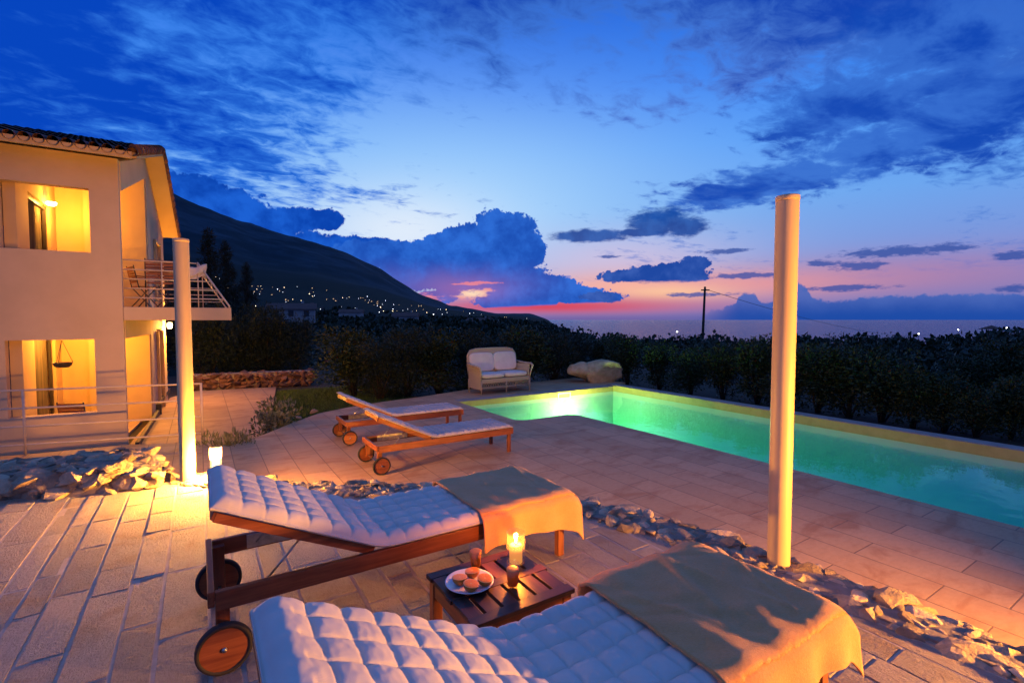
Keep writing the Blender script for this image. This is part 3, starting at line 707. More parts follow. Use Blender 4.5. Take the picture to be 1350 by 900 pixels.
def orange_mats():
    m, T, b = material('orange_flesh'); c = coords(T); s_ = T.new('ShaderNodeSeparateXYZ'); T.l.new(c, s_.inputs[0])
    ang = T.m('ARCTAN2', s_.outputs[0], s_.outputs[1]); seg = T.m('ABSOLUTE', T.m('SINE', T.m('MULTIPLY', ang, 5.0)))
    rad = T.m('MULTIPLY', T.m('SQRT', T.m('ADD', T.m('POWER', s_.outputs[0], 2.0), T.m('POWER', s_.outputs[1], 2.0))), 27.0)
    pith = T.m('MAXIMUM', T.ramp(seg, .16, .05), T.m('MAXIMUM', T.ramp(rad, .86, .93), T.ramp(rad, .14, .08)))
    n = T.noise(coords(T, (160,160,160)), 1, 4)
    T.put(b.inputs['Base Color'], T.mix(pith, T.mix(n, (.90,.21,.004), (.95,.34,.012)), (.85,.50,.14))); b.inputs['Roughness'].default_value = .28
    bump(T, b, T.m('SUBTRACT', n, pith), .4, .001)
    return m, simple('orange_peel', (.75,.26,.02), (.65,.20,.015), .4, (40,40,40), bstr=.3, bdist=.001)
FLESH, PEEL = orange_mats()
OL = ['orange half at the left of the plate, cut side up', 'orange half at the back of the plate, nearest the rear juice glass', 'orange half at the right of the plate, nearest the front juice glass', 'orange half at the front of the plate']
for lbl, (u_, v_, tx, ty) in zip(OL, [(1.030,2.095,4,-6),(1.112,2.118,-3,5),(1.128,2.030,14,10),(1.048,2.020,12,-4)]):
    mb = MB(); rr = .037
    mb.lathe([(0, 0)] + [(rr*math.sin(t), rr-.002-rr*math.cos(t)) for t in np.linspace(.3, 1.571, 9)], 32)
    o = mb.build('orange_half', PEEL, loc=W(u_, v_, TZ+.0125), rotz=TH+random.random()*6); tag(o, lbl, 'orange', 'orange halves on the plate')
    o.rotation_euler.x = R(tx)*.6; o.rotation_euler.y = R(ty)*.6
    mb = MB(); mb.lathe([(rr-.0005, rr-.0018), (rr-.006, rr-.0008), (.01, rr-.0006), (0, rr-.001)], 32)
    # flesh disc keeps its own origin at the middle of the cut face
    mb.build('flesh', FLESH, o)
JUICE = simple('orange_juice', (.95,.50,.06), (.92,.45,.05), .35, (30,30,30))
T = NT(JUICE.node_tree); out = [n for n in T.n if n.type == 'OUTPUT_MATERIAL'][0]; src = out.inputs[0].links[0].from_socket; tl = T.new('ShaderNodeBsdfTranslucent'); T.put(tl.inputs[0], (1,.5,.08)); mx = T.new('ShaderNodeMixShader'); mx.inputs[0].default_value = .5; T.l.new(src, mx.inputs[1]); T.l.new(tl.outputs[0], mx.inputs[2]); T.l.new(mx.outputs[0], out.inputs[0])
def juice_glass(u_, v_, label):
    r_ = empty('juice_glass', W(u_, v_, TZ), TH, label, 'glass', 'glasses of orange juice')
    mb = MB(); mb.lathe([(0,.002),(.024,.002),(.026,.012),(.034,.118),(.0325,.118),(.0245,.012),(0,.010)], 36); mb.build('glass', GLASS, r_)
    mb = MB(); mb.lathe([(0,.0105),(.0238,.0115),(.0305,.088),(.0312,.092),(.029,.0925),(0,.0925)], 32); mb.build('juice', JUICE, r_)
juice_glass(1.244, 1.955, 'glass of orange juice in front of the candle')
juice_glass(1.180, 2.212, 'glass of orange juice behind the plate')
r_ = empty('hurricane_glass', W(1.383, 2.143, TZ), TH, 'clear cylinder hurricane glass round the candle on the side table', 'candle holder')
mb = MB(); mb.lathe([(0,.001),(.048,.001),(.049,.004),(.049,.165),(.050,.168),(.0475,.168),(.0465,.165),(.0465,.009),(0,.009)], 44); mb.build('glass', HGLASS, r_)
r_ = empty('candle', W(1.383, 2.143, TZ+.0095), TH, 'lit pillar candle inside the hurricane glass', 'candle')
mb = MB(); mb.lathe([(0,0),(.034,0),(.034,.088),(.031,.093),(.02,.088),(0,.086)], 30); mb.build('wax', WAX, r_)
mb = MB(); mb.tube([(0,0,.086),(.001,0,.1)], .0014, 6); mb.build('wick', RUBBER, r_)
mb = MB(); mb.lathe([(0,.098),(.005,.104),(.0065,.113),(.004,.128),(0,.14)], 14); mb.build('flame', FLAME, r_)

# ------------------------------------------------------------------ house
HS = .065
def side(w, z, off=0.0): return (-1.12 + HS*w + off, 10.93 + w, z)
house = empty('villa', (0,0,0), TH, 'cream plastered villa with clay tiled roof, lit orange inside its two loggias', 'house')
mb = MB(); F0, F1 = 10.93, 11.11
U0, U1, UL = -2.62, -1.52, -4.6
for z0, z1 in ((-.9, 0.0), (1.25, 2.72), (3.79, 4.35)): mb.box(UL, -1.12, F0, F1, z0, z1, .5)
for z0, z1 in ((0.0, 1.25), (2.72, 3.79)): mb.box(UL, U0, F0, F1, z0, z1, .5); mb.box(U1, -1.12, F0, F1, z0, z1, .5)
mb.build('front_wall', PLASTER, house)
WT = (-.18, 0, 0)
mb = MB()
def sidep(pts): mb.prism([side(w, z) for w, z in pts], WT, .5)
RZ = lambda w: (4.28 + .30*(w+.4)) if w < 2.9 else 5.27 - .56*(w-2.9)
sidep([(.181,1.25),(2.9,1.25),(2.9,1.81),(.181,1.81)])
sidep([(.181,3.84),(2.9,4.74),(2.9,RZ(2.9)-.1),(.181,RZ(.18)-.1)])
sidep([(2.9,-.9),(3.75,-.9),(3.75,RZ(3.75)-.1),(2.9,RZ(2.9)-.1)])
sidep([(3.75,3.45),(4.55,3.45),(4.55,RZ(4.55)-.1),(3.75,RZ(3.75)-.1)])
sidep([(3.75,1.35),(4.55,1.35),(4.55,1.81),(3.75,1.81)])
sidep([(4.55,-.9),(5.4,-.9),(5.4,RZ(5.4)-.1),(4.55,RZ(4.55)-.1)])
mb.build('side_wall', PLASTER, house)
# loggia interiors
mb = MB()
LWU = -2.46
for zf, zc in ((-.65, 1.57), (1.81, 4.9)):
    dh = zf + 2.0
    lo_ = zf < 0
    mb.box(LWU-.15, LWU, F1, 11.82, zf, zc if lo_ else 4.40, .5); mb.box(LWU-.15, LWU, 13.30, 13.8, zf, zc if lo_ else 4.98, .5)
    mb.box(LWU-.15, LWU, 11.82, 13.30, dh, zc if lo_ else 4.58, .5)
    zt = zc if zf < 0 else 5.05
    mb.box(LWU-.15, -1.99, 13.8, 13.95, zf, zt, .5)
    mb.box(-1.99, -.948, 13.62, 13.822, zf, zt, .5)
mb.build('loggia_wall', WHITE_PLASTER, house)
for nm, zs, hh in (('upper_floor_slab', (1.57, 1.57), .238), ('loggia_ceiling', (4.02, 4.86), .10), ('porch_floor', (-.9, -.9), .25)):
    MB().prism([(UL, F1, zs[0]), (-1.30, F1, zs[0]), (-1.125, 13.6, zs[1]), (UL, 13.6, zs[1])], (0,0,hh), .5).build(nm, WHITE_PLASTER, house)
CURT = simple('grey_curtain', (.15,.12,.075), (.06,.05,.035), .9, (2,16,.5), 5)
DARKF = simple('dark_frame', (.05,.04,.035), (.035,.03,.026), .4)
for zf in (-.65, 1.81):
    mb = MB(); dh = zf+2.0
    mb.box(LWU-.10, LWU-.05, 11.82, 11.89, zf, dh); mb.box(LWU-.10, LWU-.05, 13.23, 13.30, zf, dh); mb.box(LWU-.10, LWU-.05, 11.89, 13.23, dh-.07, dh)
    dr = mb.build('sliding_door', DARKF, house)
    mb = MB(); N = 60; pts = []
    for i in range(N+1):
        v_ = 12.42 + .80*i/N; pts.append((LWU-.135+.03*math.sin(i*1.25), v_))
    mb.add([(a, b, zf) for a, b in pts]+[(a, b, dh-.07) for a, b in pts], [(i, i+1, N+2+i, N+1+i) for i in range(N)], .5, 0, True)
    mb.build('curtain', CURT, dr)
    mb = MB(); mb.box(LWU-.95, LWU-.90, 11.0, 13.8, zf, dh+.1); mb.build('room_wall', WHITE_PLASTER, dr)
for n_, (u_, v_, z_) in enumerate(((-2.37,13.0,3.86), (-2.0,12.5,1.565))):
    mb = MB(); mb.lathe([(.0,-.07),(.05,-.065),(.075,-.04),(.08,-.01),(.08,0)], 20, M=Matrix.Translation((u_, v_, z_))); mb.build('ceiling_lamp', LAMP, house)
mb = MB(); mb.lathe([(0,-.09),(.05,-.08),(.06,0),(.05,.06),(0,.07)], 16, M=Matrix.Translation((-.66,15.85,1.43))); mb.build('wall_lamp', LAMP, house)
# back-side door jamb and balcony door
mb = MB(); mb.prism([side(4.45,-.65,.004), side(4.60,-.65,.004), side(4.60,1.3,.004), side(4.45,1.3,.004)], (.05,0,0)); mb.prism([side(3.68,-.65,.004), side(3.78,-.65,.004), side(3.78,1.3,.004), side(3.68,1.3,.004)], (.05,0,0)); mb.build('door_frame', WHITE_PLASTER, house)
mb = MB(); mb.prism([side(3.78,-.65,-.06), side(4.45,-.65,-.06), side(4.45,1.3,-.06), side(3.78,1.3,-.06)], (-.03,0,0)); mb.build('door', WX, house)
mb = MB()
for a_, b_ in ((3.69,3.76),(4.54,4.61)): mb.prism([side(a_,1.82,.004), side(b_,1.82,.004), side(b_,3.5,.004), side(a_,3.5,.004)], (.045,0,0))
mb.prism([side(3.76,3.43,.004), side(4.54,3.43,.004), side(4.54,3.5,.004), side(3.76,3.5,.004)], (.045,0,0))
wf = mb.build('balcony_door', WHITE_PLASTER, house)
mb = MB(); mb.prism([side(3.76,1.82,-.07), side(4.54,1.82,-.07), side(4.54,3.43,-.07), side(3.76,3.43,-.07)], (-.02,0,0)); mb.build('pane', simple('dark_glass', (.02,.025,.04), (.03,.03,.04), .08), wf)
# balcony
mb = MB(); mb.prism([(-1.117,10.93,1.57),(.53,10.93,1.57),(.62,14.4,1.57),(-.88,14.4,1.57)], (0,0,.237), .5); mb.build('balcony_slab', PLASTER, house, bevel=.01)
mb = MB(); bz = 1.81
for k in range(5):
    z_ = bz + .82 - k*.165; xe = -.02 + k*.108
    mb.tube([(-1.1,10.98,z_),(xe,10.98,z_)], .012, 8)
mb.tube([(.0,10.98,bz+.83),(.50,10.98,bz+.03),(.50,10.98,bz)], .017, 8)
mb.tube([(.09,13.9,bz+.83),(.58,13.9,bz+.03),(.58,13.9,bz)], .015, 8); mb.tube([(.0,10.98,bz+.83),(.09,13.9,bz+.83)], .014, 8)
mb.tube([(-.92,14.3,bz+.83),(.09,13.9,bz+.83)], .012, 8)
for k in range(1, 5):
    t = k/5; p = Vector((.0,10.98,bz+.83)).lerp(Vector((.50,10.98,bz+.03)), t); q = Vector((.09,13.9,bz+.83)).lerp(Vector((.58,13.9,bz+.03)), t)
    mb.tube([p, q], .011, 8); mb.tube([(-.9,13.98,q.z), (q.x,13.9,q.z)], .010, 8)
for x in (-.55, .0): mb.tube([(x,10.98,bz),(x,10.98,bz+.83)], .010, 8)
mb.tube([(.09,13.9,bz),(.09,13.9,bz+.83)], .010, 8)
mb.build('balcony_railing', METAL_CREAM, house)
# roof
def roofedge(v): return -1.12 + HS*(v-10.93) + .33
prof = [(10.50,4.28),(13.83,5.28),(16.45,3.80)]
mb = MB(); L = [Vector((UL, v, z)) for v, z in prof] + [Vector((UL, v, z+.10)) for v, z in prof[::-1]]
Rr = [Vector((roofedge(v), v, z)) for v, z in prof] + [Vector((roofedge(v), v, z+.10)) for v, z in prof[::-1]]
N = 6; mb.add(L+Rr, [(0,1,4,5),(1,2,3,4),(N+5,N+4,N+1,N),(N+4,N+3,N+2,N+1)] + [(i, N+i, N+(i+1) % N, (i+1) % N) for i in range(N)], .5)
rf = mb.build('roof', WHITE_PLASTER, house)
mb = MB(); mb.box(UL, roofedge(10.5)-.06, 10.44, 10.497, 4.27, 4.375); mb.build('fascia', WHITE_PLASTER, rf)
mb = MB(); e0, e1 = Vector(prof[0]), Vector(prof[1]); d = e1-e0; x = roofedge(10.5)-.04
while x > UL:
    for k in range(9):
        t0, t1 = -.03 + k*.125, -.03 + (k+1)*.125 + .02
        a_ = Vector((x+HS*d.x*t0*.9, e0.x+d.x*t0, e0.y+d.y*t0+.115)); b_ = Vector((x+HS*d.x*t1*.9, e0.x+d.x*t1, e0.y+d.y*t1+.098))
        mb.tube([a_, b_], [.072, .060], 12, cap=False)
    x -= .165
for (p, q) in ((0, 1), (1, 2)):
    a_, b_ = prof[p], prof[q]; n_ = 12
    for k in range(n_):
        t0, t1 = k/n_, (k+1)/n_+.03
        P0 = Vector((roofedge(a_[0]+(b_[0]-a_[0])*t0)-.03, a_[0]+(b_[0]-a_[0])*t0, a_[1]+(b_[1]-a_[1])*t0+.14)); P1 = Vector((roofedge(a_[0]+(b_[0]-a_[0])*t1)-.03, a_[0]+(b_[0]-a_[0])*t1, a_[1]+(b_[1]-a_[1])*t1+.125))
        mb.tube([P0, P1], [.098, .078] if p == 0 else [.078, .098], 12)
mb.box(UL, roofedge(10.5)-.1, 10.52, 13.8, 4.4, 4.41) if False else None
mb.build('roof_tiles', ROOF, rf)
# things at the house
BLK = simple('black_metal', (.03,.028,.026), (.05,.045,.04), .5)
def slat_chair(name, loc, rz, label):
    r_ = empty(name, loc, rz, label, 'chair')
    for y in (-.22, .22):
        MB().tube([(-.20,y,0),(.14,y,.43),(.20,y,.45)], .010, 8).build('leg', BLK, r_)
        MB().tube([(.20,y,0),(-.16,y,.44),(-.24,y,.88)], .010, 8).build('leg', BLK, r_)
        MB().tube([(-.21,y,.66),(.17,y,.64)], .012, 8).build('armrest', WX, r_)
    mb = MB()
    for k in range(6): mb.box(-.17+k*.064, -.115+k*.064, -.215, .215, .445, .46)
    mb.build('seat', WY, r_)
    mb = MB()
    for k in range(6): mb.bar((-.18-.012*k,-.215,.55+k*.056), (-.18-.012*k,.215,.55+k*.056), .012, .047)
    mb.build('backrest', WY, r_)
    return r_
slat_chair('balcony_chair', W(-.60, 11.35, 1.81), TH+R(95), 'wood slat chair on the balcony, back turned to the railing')
slat_chair('balcony_chair', W(-.95, 12.9, 1.81), TH+R(20), 'wood slat chair on the balcony by the orange loggia opening')
slat_chair('loggia_chair', W(-1.80, 11.45, -.72), TH+R(60), 'wood slat chair inside the lower loggia, just showing above the sill')
r_ = empty('balcony_table', W(-.45, 12.2, 1.81), TH, 'small dark table with scrolled iron base on the balcony', 'table')
mb = MB(); mb.lathe([(0,.70),(.36,.70),(.37,.71),(.36,.73),(0,.73)], 28); mb.build('tabletop', WX, r_)
mb = MB()
for k in range(6):
    t = k*math.pi/3; c_, s_ = math.cos(t), math.sin(t)
    mb.tube([(c_*.28,s_*.28,0),(c_*.10,s_*.10,.2),(c_*.22,s_*.22,.42),(c_*.08,s_*.08,.56),(c_*.26,s_*.26,.69)], .011, 7)
mb.lathe([(.21,.40),(.22,.41),(.21,.42),(.20,.41),(.21,.40)], 24); mb.build('iron_base', BLK, r_)
mb = MB(); vs = []
for i in range(17):
    for j in range(13):
        a_ = i/16; b_ = j/12; x = -.16 + .32*a_ + .05*math.sin(b_*4); q = b_-.45
        vs.append((x + .10*q, .02*(1 if q > 0 else -1) + .012*math.sin(a_*14+b_*5), .02 - abs(q)*.42 + .10*a_ + .015*math.sin(a_*9)))
mb.add(vs, [(i*13+j, (i+1)*13+j, (i+1)*13+j+1, i*13+j+1) for i in range(16) for j in range(12)], .5, 0, True)
tag(mb.build('white_towel', WHITE_TOWEL, loc=W(-.06, 10.98, bz+.70), rotz=TH, solid=.012), 'white towel hung over the end of the balcony railing', 'towel')
r_ = empty('hanging_planter', W(-1.95, 11.0, .865), TH, 'dark shallow bowl hung on chains in the lower loggia opening', 'planter')
mb = MB(); mb.lathe([(0,-.085),(.08,-.082),(.115,-.05),(.13,0),(.135,.0),(.128,-.012),(0,-.012)], 28); mb.build('bowl', BLK, r_)
for k in range(3):
    t = k*2.094+.3; MB().tube([(.13*math.cos(t), .13*math.sin(t), 0), (0,0,.375)], .004, 6).build('chain', BLK, r_)
# guard railing along the deck edge
r_ = empty('guard_railing', (0,0,0), TH, 'cream metal railing with four bars in front of the villa', 'railing')
A_, B_ = Vector((-5.6,10.55,DZ)), Vector((.0,9.36,DZ)); A_ = B_ + (Vector((-2.2,9.88,DZ))-B_)*2.4
mb = MB()
for z_ in (.955,.69,.42,.15): mb.tube([A_+Vector((0,0,z_)), B_+Vector((0,0,z_))], .014, 10)
mb.build('rail', METAL_CREAM, r_)
for t in (.583, 1.0, 1-.417*2):
    p = A_.lerp(B_, t); MB().tube([p, p+Vector((0,0,.965))], .017, 10).build('post', METAL_CREAM, r_)
mb = MB(); mb.bar((-.97,10.75,-.61), (-.86,14.2,-.58), .06, .09); mb.box(-.92,-.80,14.21,14.32,-.65,-.40); mb.bar((-.86,14.35,-.42), (-.76,17.0,-.40), .06, .08)
tag(mb.build('step_edge_board', BLK, rotz=TH), 'dark low edge board with one step beside the villa side wall', 'edge board')

# ------------------------------------------------------------------ wicker loveseat, boulders
def wicker_mat():
    m, T, b = material('wicker'); c = coords(T)
    w1 = T.new('ShaderNodeTexWave', wave_type='BANDS', bands_direction='X'); w2 = T.new('ShaderNodeTexWave', wave_type='BANDS', bands_direction='Z')
    for w in (w1, w2): T.put(w.inputs['Vector'], c); w.inputs['Scale'].default_value = 14; w.inputs['Distortion'].default_value = .4
    h = T.m('MULTIPLY', w1.outputs['Fac'], w2.outputs['Fac'])
    T.put(b.inputs['Base Color'], T.mix(h, (.36,.31,.19), (.68,.62,.44))); b.inputs['Roughness'].default_value = .6
    bump(T, b, h, .6, .006); return m
WICK = wicker_mat()
sf = empty('wicker_loveseat', W(6.20, 11.28, DZ), TH+R(3), 'pale wicker loveseat with cream cushions at the end of the pool deck', 'loveseat')
Ls, Ds = 1.66, .74
mb = MB(); mb.box(.04, Ls-.04, .03, .06, .30, .40); mb.box(.03, .06, .06, Ds-.06, .12, .60); mb.box(Ls-.06, Ls-.03, .06, Ds-.06, .12, .60); mb.box(.06, Ls-.06, .06, Ds-.06, .36, .40)
mb.build('seat_frame', WICK, sf, bevel=.01)
mb = MB()
for k in range(28):
    x = .06 + (Ls-.12)*k/28; w_ = (Ls-.12)/28
    mb.bar((x, .045, .17), (x+w_, .045, .29), .008, .008); mb.bar((x+w_, .049, .17), (x, .049, .29), .008, .008)
for z_ in (.16, .295): mb.tube([(.03,.045,z_),(Ls-.03,.045,z_)], .013, 8)
mb.build('lattice_apron', WICK, sf)
for x, y in ((.035,.045),(Ls/2,.045),(Ls-.035,.045),(.035,Ds-.04),(Ls-.035,Ds-.04)): MB().tube([(x,y,0),(x,y,.36)], [.018,.022], 10).build('leg', WICK, sf)
mb = MB(); bk = [(.05,Ds-.05,.36),(.02,Ds,.75),(.035,Ds+.02,1.0),(.12,Ds+.04,1.12),(.30,Ds+.045,1.155),(Ls/2,Ds+.05,1.165),(Ls-.30,Ds+.045,1.155),(Ls-.12,Ds+.04,1.12),(Ls-.035,Ds+.02,1.0),(Ls-.02,Ds,.75),(Ls-.05,Ds-.05,.36)]
mb.tube(bk, .026, 10)
N = len(bk)//2
vs = [Vector(p) for p in bk]; mb.add([p - Vector((0,.012,0)) for p in vs] , [(i, i+1, N*2-i-1, N*2-i) for i in range(N-1)] + [(N-1, N, N+1)], .5)
mb.build('back_frame', WICK, sf)
for x, s_ in ((.0, -1), (Ls, 1)):
    mb = MB(); mb.tube([(x-s_*.035,.05,.36),(x,.02,.56),(x+s_*.04,.0,.70),(x+s_*.055,.10,.735),(x+s_*.03,.40,.74),(x-s_*.0,Ds-.02,.78)], [.022,.024,.03,.034,.032,.026], 10)
    mb.box(min(x-s_*.03,x-s_*.005), max(x-s_*.03,x-s_*.005), .08, Ds-.06, .58, .72); mb.build('armrest', WICK, sf)
def pillow(x0, x1, y0, y1, z0, z1, M=None):
    mb = MB(); P = np.array(ICO[3][0]); P = np.sign(P)*np.abs(P)**.42
    vs = [Vector(((x0+x1)/2+p[0]*(x1-x0)/2, (y0+y1)/2+p[1]*(y1-y0)/2, (z0+z1)/2+p[2]*(z1-z0)/2)) for p in P]
    return mb.add([M @ p for p in vs] if M is not None else vs, ICO[3][1], .5, 0, True)
for x0, x1 in ((.06, Ls/2-.005), (Ls/2+.005, Ls-.06)):
    pillow(x0, x1, .03, Ds-.05, .405, .535).build('seat_cushion', SOFA_CLOTH, sf)
    M_ = Matrix.Translation((0, Ds-.10, .54)) @ Matrix.Rotation(R(-11), 4, 'X')
    pillow(x0-.01, x1+.01, -.06, .07, 0, .53, M_).build('back_cushion', SOFA_CLOTH, sf)
PALEROCK = simple('pale_boulder', (.62,.54,.30), (.42,.35,.18), .9, (5,5,5), 7, 1.0, .03, bscale=(18,18,18))
rng = np.random.default_rng(12); mb = MB(); c_ = W(10.75, 11.62, DZ+.30); mb.rock(c_, (.74,.52,.42), (.05,-.05,-.5), 3, cuts=4, amp=.24)
tag(mb.build('boulder', PALEROCK), 'big pale boulder lit yellow behind the far end of the pool', 'boulder')
mb = MB(); c_ = W(10.22, 12.05, DZ+.26); mb.rock(c_, (.44,.40,.36), (0,0,.4), 3, cuts=5, amp=.22)
tag(mb.build('boulder', PALEROCK), 'smaller boulder tucked against the left of the big pale boulder', 'boulder')
for (u_, v_, r0, lbl) in ((2.02,10.98,.085,'fist sized pale stone on the deck edge by the lawn'), (1.62,10.52,.06,'smallest loose stone on the deck edge near the variegated bush')):
    mb = MB(); mb.rock(W(u_, v_, DZ+r0*.5), (r0*1.5, r0, r0*.75), None, 3); tag(mb.build('loose_stone', ROCK), lbl, 'stone')
# pool inlet with lamp on the far wall
r_ = empty('pool_skimmer', W(8.45, 10.64, -.56), TH, 'pale rectangular skimmer in the far pool wall above the pool lamp', 'skimmer')
mb = MB(); mb.box(-.22,.22,-.012,.002,.10,.125); mb.box(-.22,.22,-.012,.002,-.03,-.01); mb.box(-.22,-.19,-.012,.002,-.0099,.0999); mb.box(.19,.22,-.012,.002,-.0099,.0999); mb.build('frame', CHINA, r_)
mb = MB(); mb.box(-.189,.189,-.006,.002,-.0095,.0995); mb.build('flap', simple('skimmer_flap', (.35,.32,.2), (.3,.28,.18), .5), r_)
r_ = empty('pool_lamp', W(8.53, 10.648, -.85), TH, 'round underwater lamp shining on the far pool wall', 'pool lamp')
mb = MB(); mb.lathe([(0,.012),(.065,.011),(.075,.006),(.077,0)], 28, M=Matrix.Rotation(R(90), 4, 'X')); mb.build('lens', emis('pool_lens', (1,.95,.5), 8), r_)

# ------------------------------------------------------------------ plants
def leaf_mat(name, c1, c2, c3=None, rough=.5):
    m, T, b = material(name); t = tone(T); col = T.mix(t, c1, c2)
    if c3: col = T.mix(T.ramp(t, .86, .95), col, c3)
    T.put(b.inputs['Base Color'], col); b.inputs['Roughness'].default_value = rough; b.inputs['Specular IOR Level'].default_value = .35
    return m
LEAF_A = leaf_mat('photinia_leaf', (.016,.034,.008), (.040,.068,.016), (.11,.03,.012))
LEAF_B = leaf_mat('oleander_leaf', (.010,.022,.007), (.024,.042,.012))
LEAF_C = leaf_mat('pine_needle', (.016,.026,.010), (.032,.045,.014))
LEAF_P = leaf_mat('variegated_leaf', (.10,.12,.04), (.34,.32,.16))
BARK = simple('bark', (.06,.045,.03), (.035,.026,.018), .9, (8,8,3), 6, .8, .01)
def leaves(centres, radii, count, size, aspect=.42, up=.3, seed=0):
    g = np.random.default_rng(seed); C_ = np.array(centres); Rd = np.array(radii)
    w_ = (Rd[:, 0]*Rd[:, 1]*Rd[:, 2])**.6; idx = g.choice(len(C_), count, p=w_/w_.sum())
    d = g.normal(size=(count, 3)); d /= np.linalg.norm(d, axis=1)[:, None]; rad = np.minimum(1.12, g.uniform(.35, 1.0, count)**.6 * (1 + .15*g.normal(size=count)))
    pos = C_[idx] + d*Rd[idx]*rad[:, None]
    ax = d*.8 + g.normal(size=(count, 3))*.6 + np.array((0,0,up)); ax /= np.linalg.norm(ax, axis=1)[:, None]
    sd = np.cross(ax, g.normal(size=(count, 3))); sd /= np.linalg.norm(sd, axis=1)[:, None]
    nm = np.cross(ax, sd); s_ = size*g.uniform(.6, 1.35, count)[:, None]
    V = np.stack([pos, pos+ax*s_*.45+sd*s_*aspect*.5+nm*s_*.06, pos+ax*s_, pos+ax*s_*.45-sd*s_*aspect*.5+nm*s_*.06], 1).reshape(-1, 3)
    return V.tolist(), [(4*i, 4*i+1, 4*i+2, 4*i+3) for i in range(count)], (g.random(count)*.85 + .15*(d[:, 2] > .5)*g.random(count)).tolist()
def leaf_obj(name, V, F, tn, mat, parent):
    mb = MB(); mb.v = [tuple(p) for p in V]; mb.f = [list(f) for f in F]; mb.t = tn; mb.m = [0]*len(F); mb.sm = [False]*len(F)
    return mb.build(name, mat, parent)
def shrub_proto(seed, mat, w, h, n, size, aspect=.42):
    """unit shrub about w wide, h tall: stems and a ragged crown"""
    rs = random.Random(seed); r_ = empty('shrub', (0,0,0))
    cs = []; rd = []; mb = MB()
    for k in range(11):
        t = rs.uniform(0, 6.28); q = rs.uniform(.05, .62)*w/2; z = rs.uniform(.25, .88)*h; q *= 1.1-.55*(z/h)
        c_ = (q*math.cos(t), q*math.sin(t), z); r0 = rs.uniform(.16, .30)*w
        cs.append(c_); rd.append((r0, r0, r0*rs.uniform(.8,1.3)))
        mb.tube([(c_[0]*.1, c_[1]*.1, 0), (c_[0]*.45, c_[1]*.45, z*.5), c_], [.022*h/1.6, .014*h/1.6, .004], 6)
    for k in range(9):
        t = rs.uniform(0, 6.28); q = rs.uniform(.1,.5)*w; cs.append((q*math.cos(t)*.8, q*math.sin(t)*.8, h*rs.uniform(.75, 1.0))); rd.append((.05*w,.05*w,.16*h))
    mb.build('trunk', BARK, r_)
    V, F, tn = leaves(cs, rd, n, size, aspect, .35, seed); leaf_obj('crown', V, F, tn, mat, r_)
    return r_
protos = {'A': [shrub_proto(11, LEAF_A, 1.5, 1.7, 5200, .085), shrub_proto(12, LEAF_A, 1.5, 1.7, 5200, .085), shrub_proto(13, LEAF_A, 1.6, 1.6, 4600, .085)],
          'B': [shrub_proto(21, LEAF_B, 1.8, 2.2, 7000, .11, .22), shrub_proto(22, LEAF_B, 1.8, 2.2, 7000, .11, .22)]}
used = set()
def shrub(kind, i, px, Y, h, wsc, label, group, z=-.72):
    p = protos[kind][i]; o = p if (kind, i) not in used else copy_tree(p); used.add((kind, i))
    bh = 1.65 if kind == 'A' else 2.2
    o.location = (px*Y, Y, z); o.rotation_euler.z = random.random()*6.3; o.scale = (wsc*h/bh, wsc*h/bh, h/bh)
    return tag(o, label, 'shrub', group)
# (tan of bearing, distance ahead, height, width factor)
G1 = 'hedge shrubs behind the loungers'; G2 = 'hedge shrubs beyond the pool'
mid = [(-.320,14.4,2.2),(-.270,13.9,2.0),(-.215,14.3,2.3),(-.150,14.6,2.1),(-.090,15.2,2.2),(-.030,15.6,2.1),(.030,16.4,2.2),(.085,16.9,2.3),(.135,18.0,1.9),(.185,18.6,1.8)]
for k, (s_, Y, h) in enumerate(mid):
    shrub('B' if k % 3 else 'A', k % 2, s_, Y, h*.80, 1.45, 'dark leafy shrub in the hedge behind the rear loungers and loveseat', G1)
rt = [(.235,16.4,1.5),(.300,15.6,1.35),(.365,14.6,1.40),(.43,13.9,1.35),(.50,13.2,1.55),(.565,12.6,1.45),(.625,12.0,1.45),(.69,11.4,1.45),(.755,10.9,1.55),(.82,10.3,1.15),(.885,9.9,1.05),(.95,9.5,.95),(1.02,9.3,1.1),(1.10,9.2,1.2),(.93,12.5,1.3),(1.03,12.2,1.5)]
for k, (s_, Y, h) in enumerate(rt):
    shrub('A', k % 3, s_, Y, h, 1.28, 'reddish-tipped green shrub in the row along the outer pool wall', G2)
lf = [(-.62,17.5,2.6),(-.56,18.5,2.4),(-.50,19.0,2.6),(-.44,19.5,2.4),(-.66,21,3.4),(-.585,22,3.0),(-.50,23,2.6)]
for k, (s_, Y, h) in enumerate(lf):
    shrub('B', k % 2, s_, Y, h, 1.15, 'dense dark shrub by the path end beside the villa', 'shrubs by the garden path', -.8)
for kk in protos.values():
    pass
V, F, tn = leaves([(0,0,.16),(.12,.05,.22),(-.1,.08,.24),(.05,-.1,.14),(-.12,-.06,.12)], [(.16,.16,.14)]*5, 900, .05, .5, .5, 31)
r_ = empty('variegated_bush', W(1.18,10.35,-.66), 0, 'small pale-leaved bush at the edge of the path by the lawn', 'bush'); r_.scale = (1.45,1.45,1.9); leaf_obj('foliage', V, F, tn, LEAF_P, r_)
MB().tube([(0,0,0),(.03,.02,.22)], [.014,.005], 6).build('stem', BARK, r_)
V, F, tn = leaves([(0,0,.06),(.14,.02,.06),(-.14,-.02,.07),(.05,.1,.08)], [(.13,.13,.08)]*4, 800, .045, .3, .6, 33)
r_ = empty('herb_tuft', W(.32,9.05,-.64), 0, 'low grey-green herb tuft beside the railing end and the lantern', 'herb'); r_.scale = (1.6,1.6,2.6); leaf_obj('foliage', V, F, tn, LEAF_P, r_)
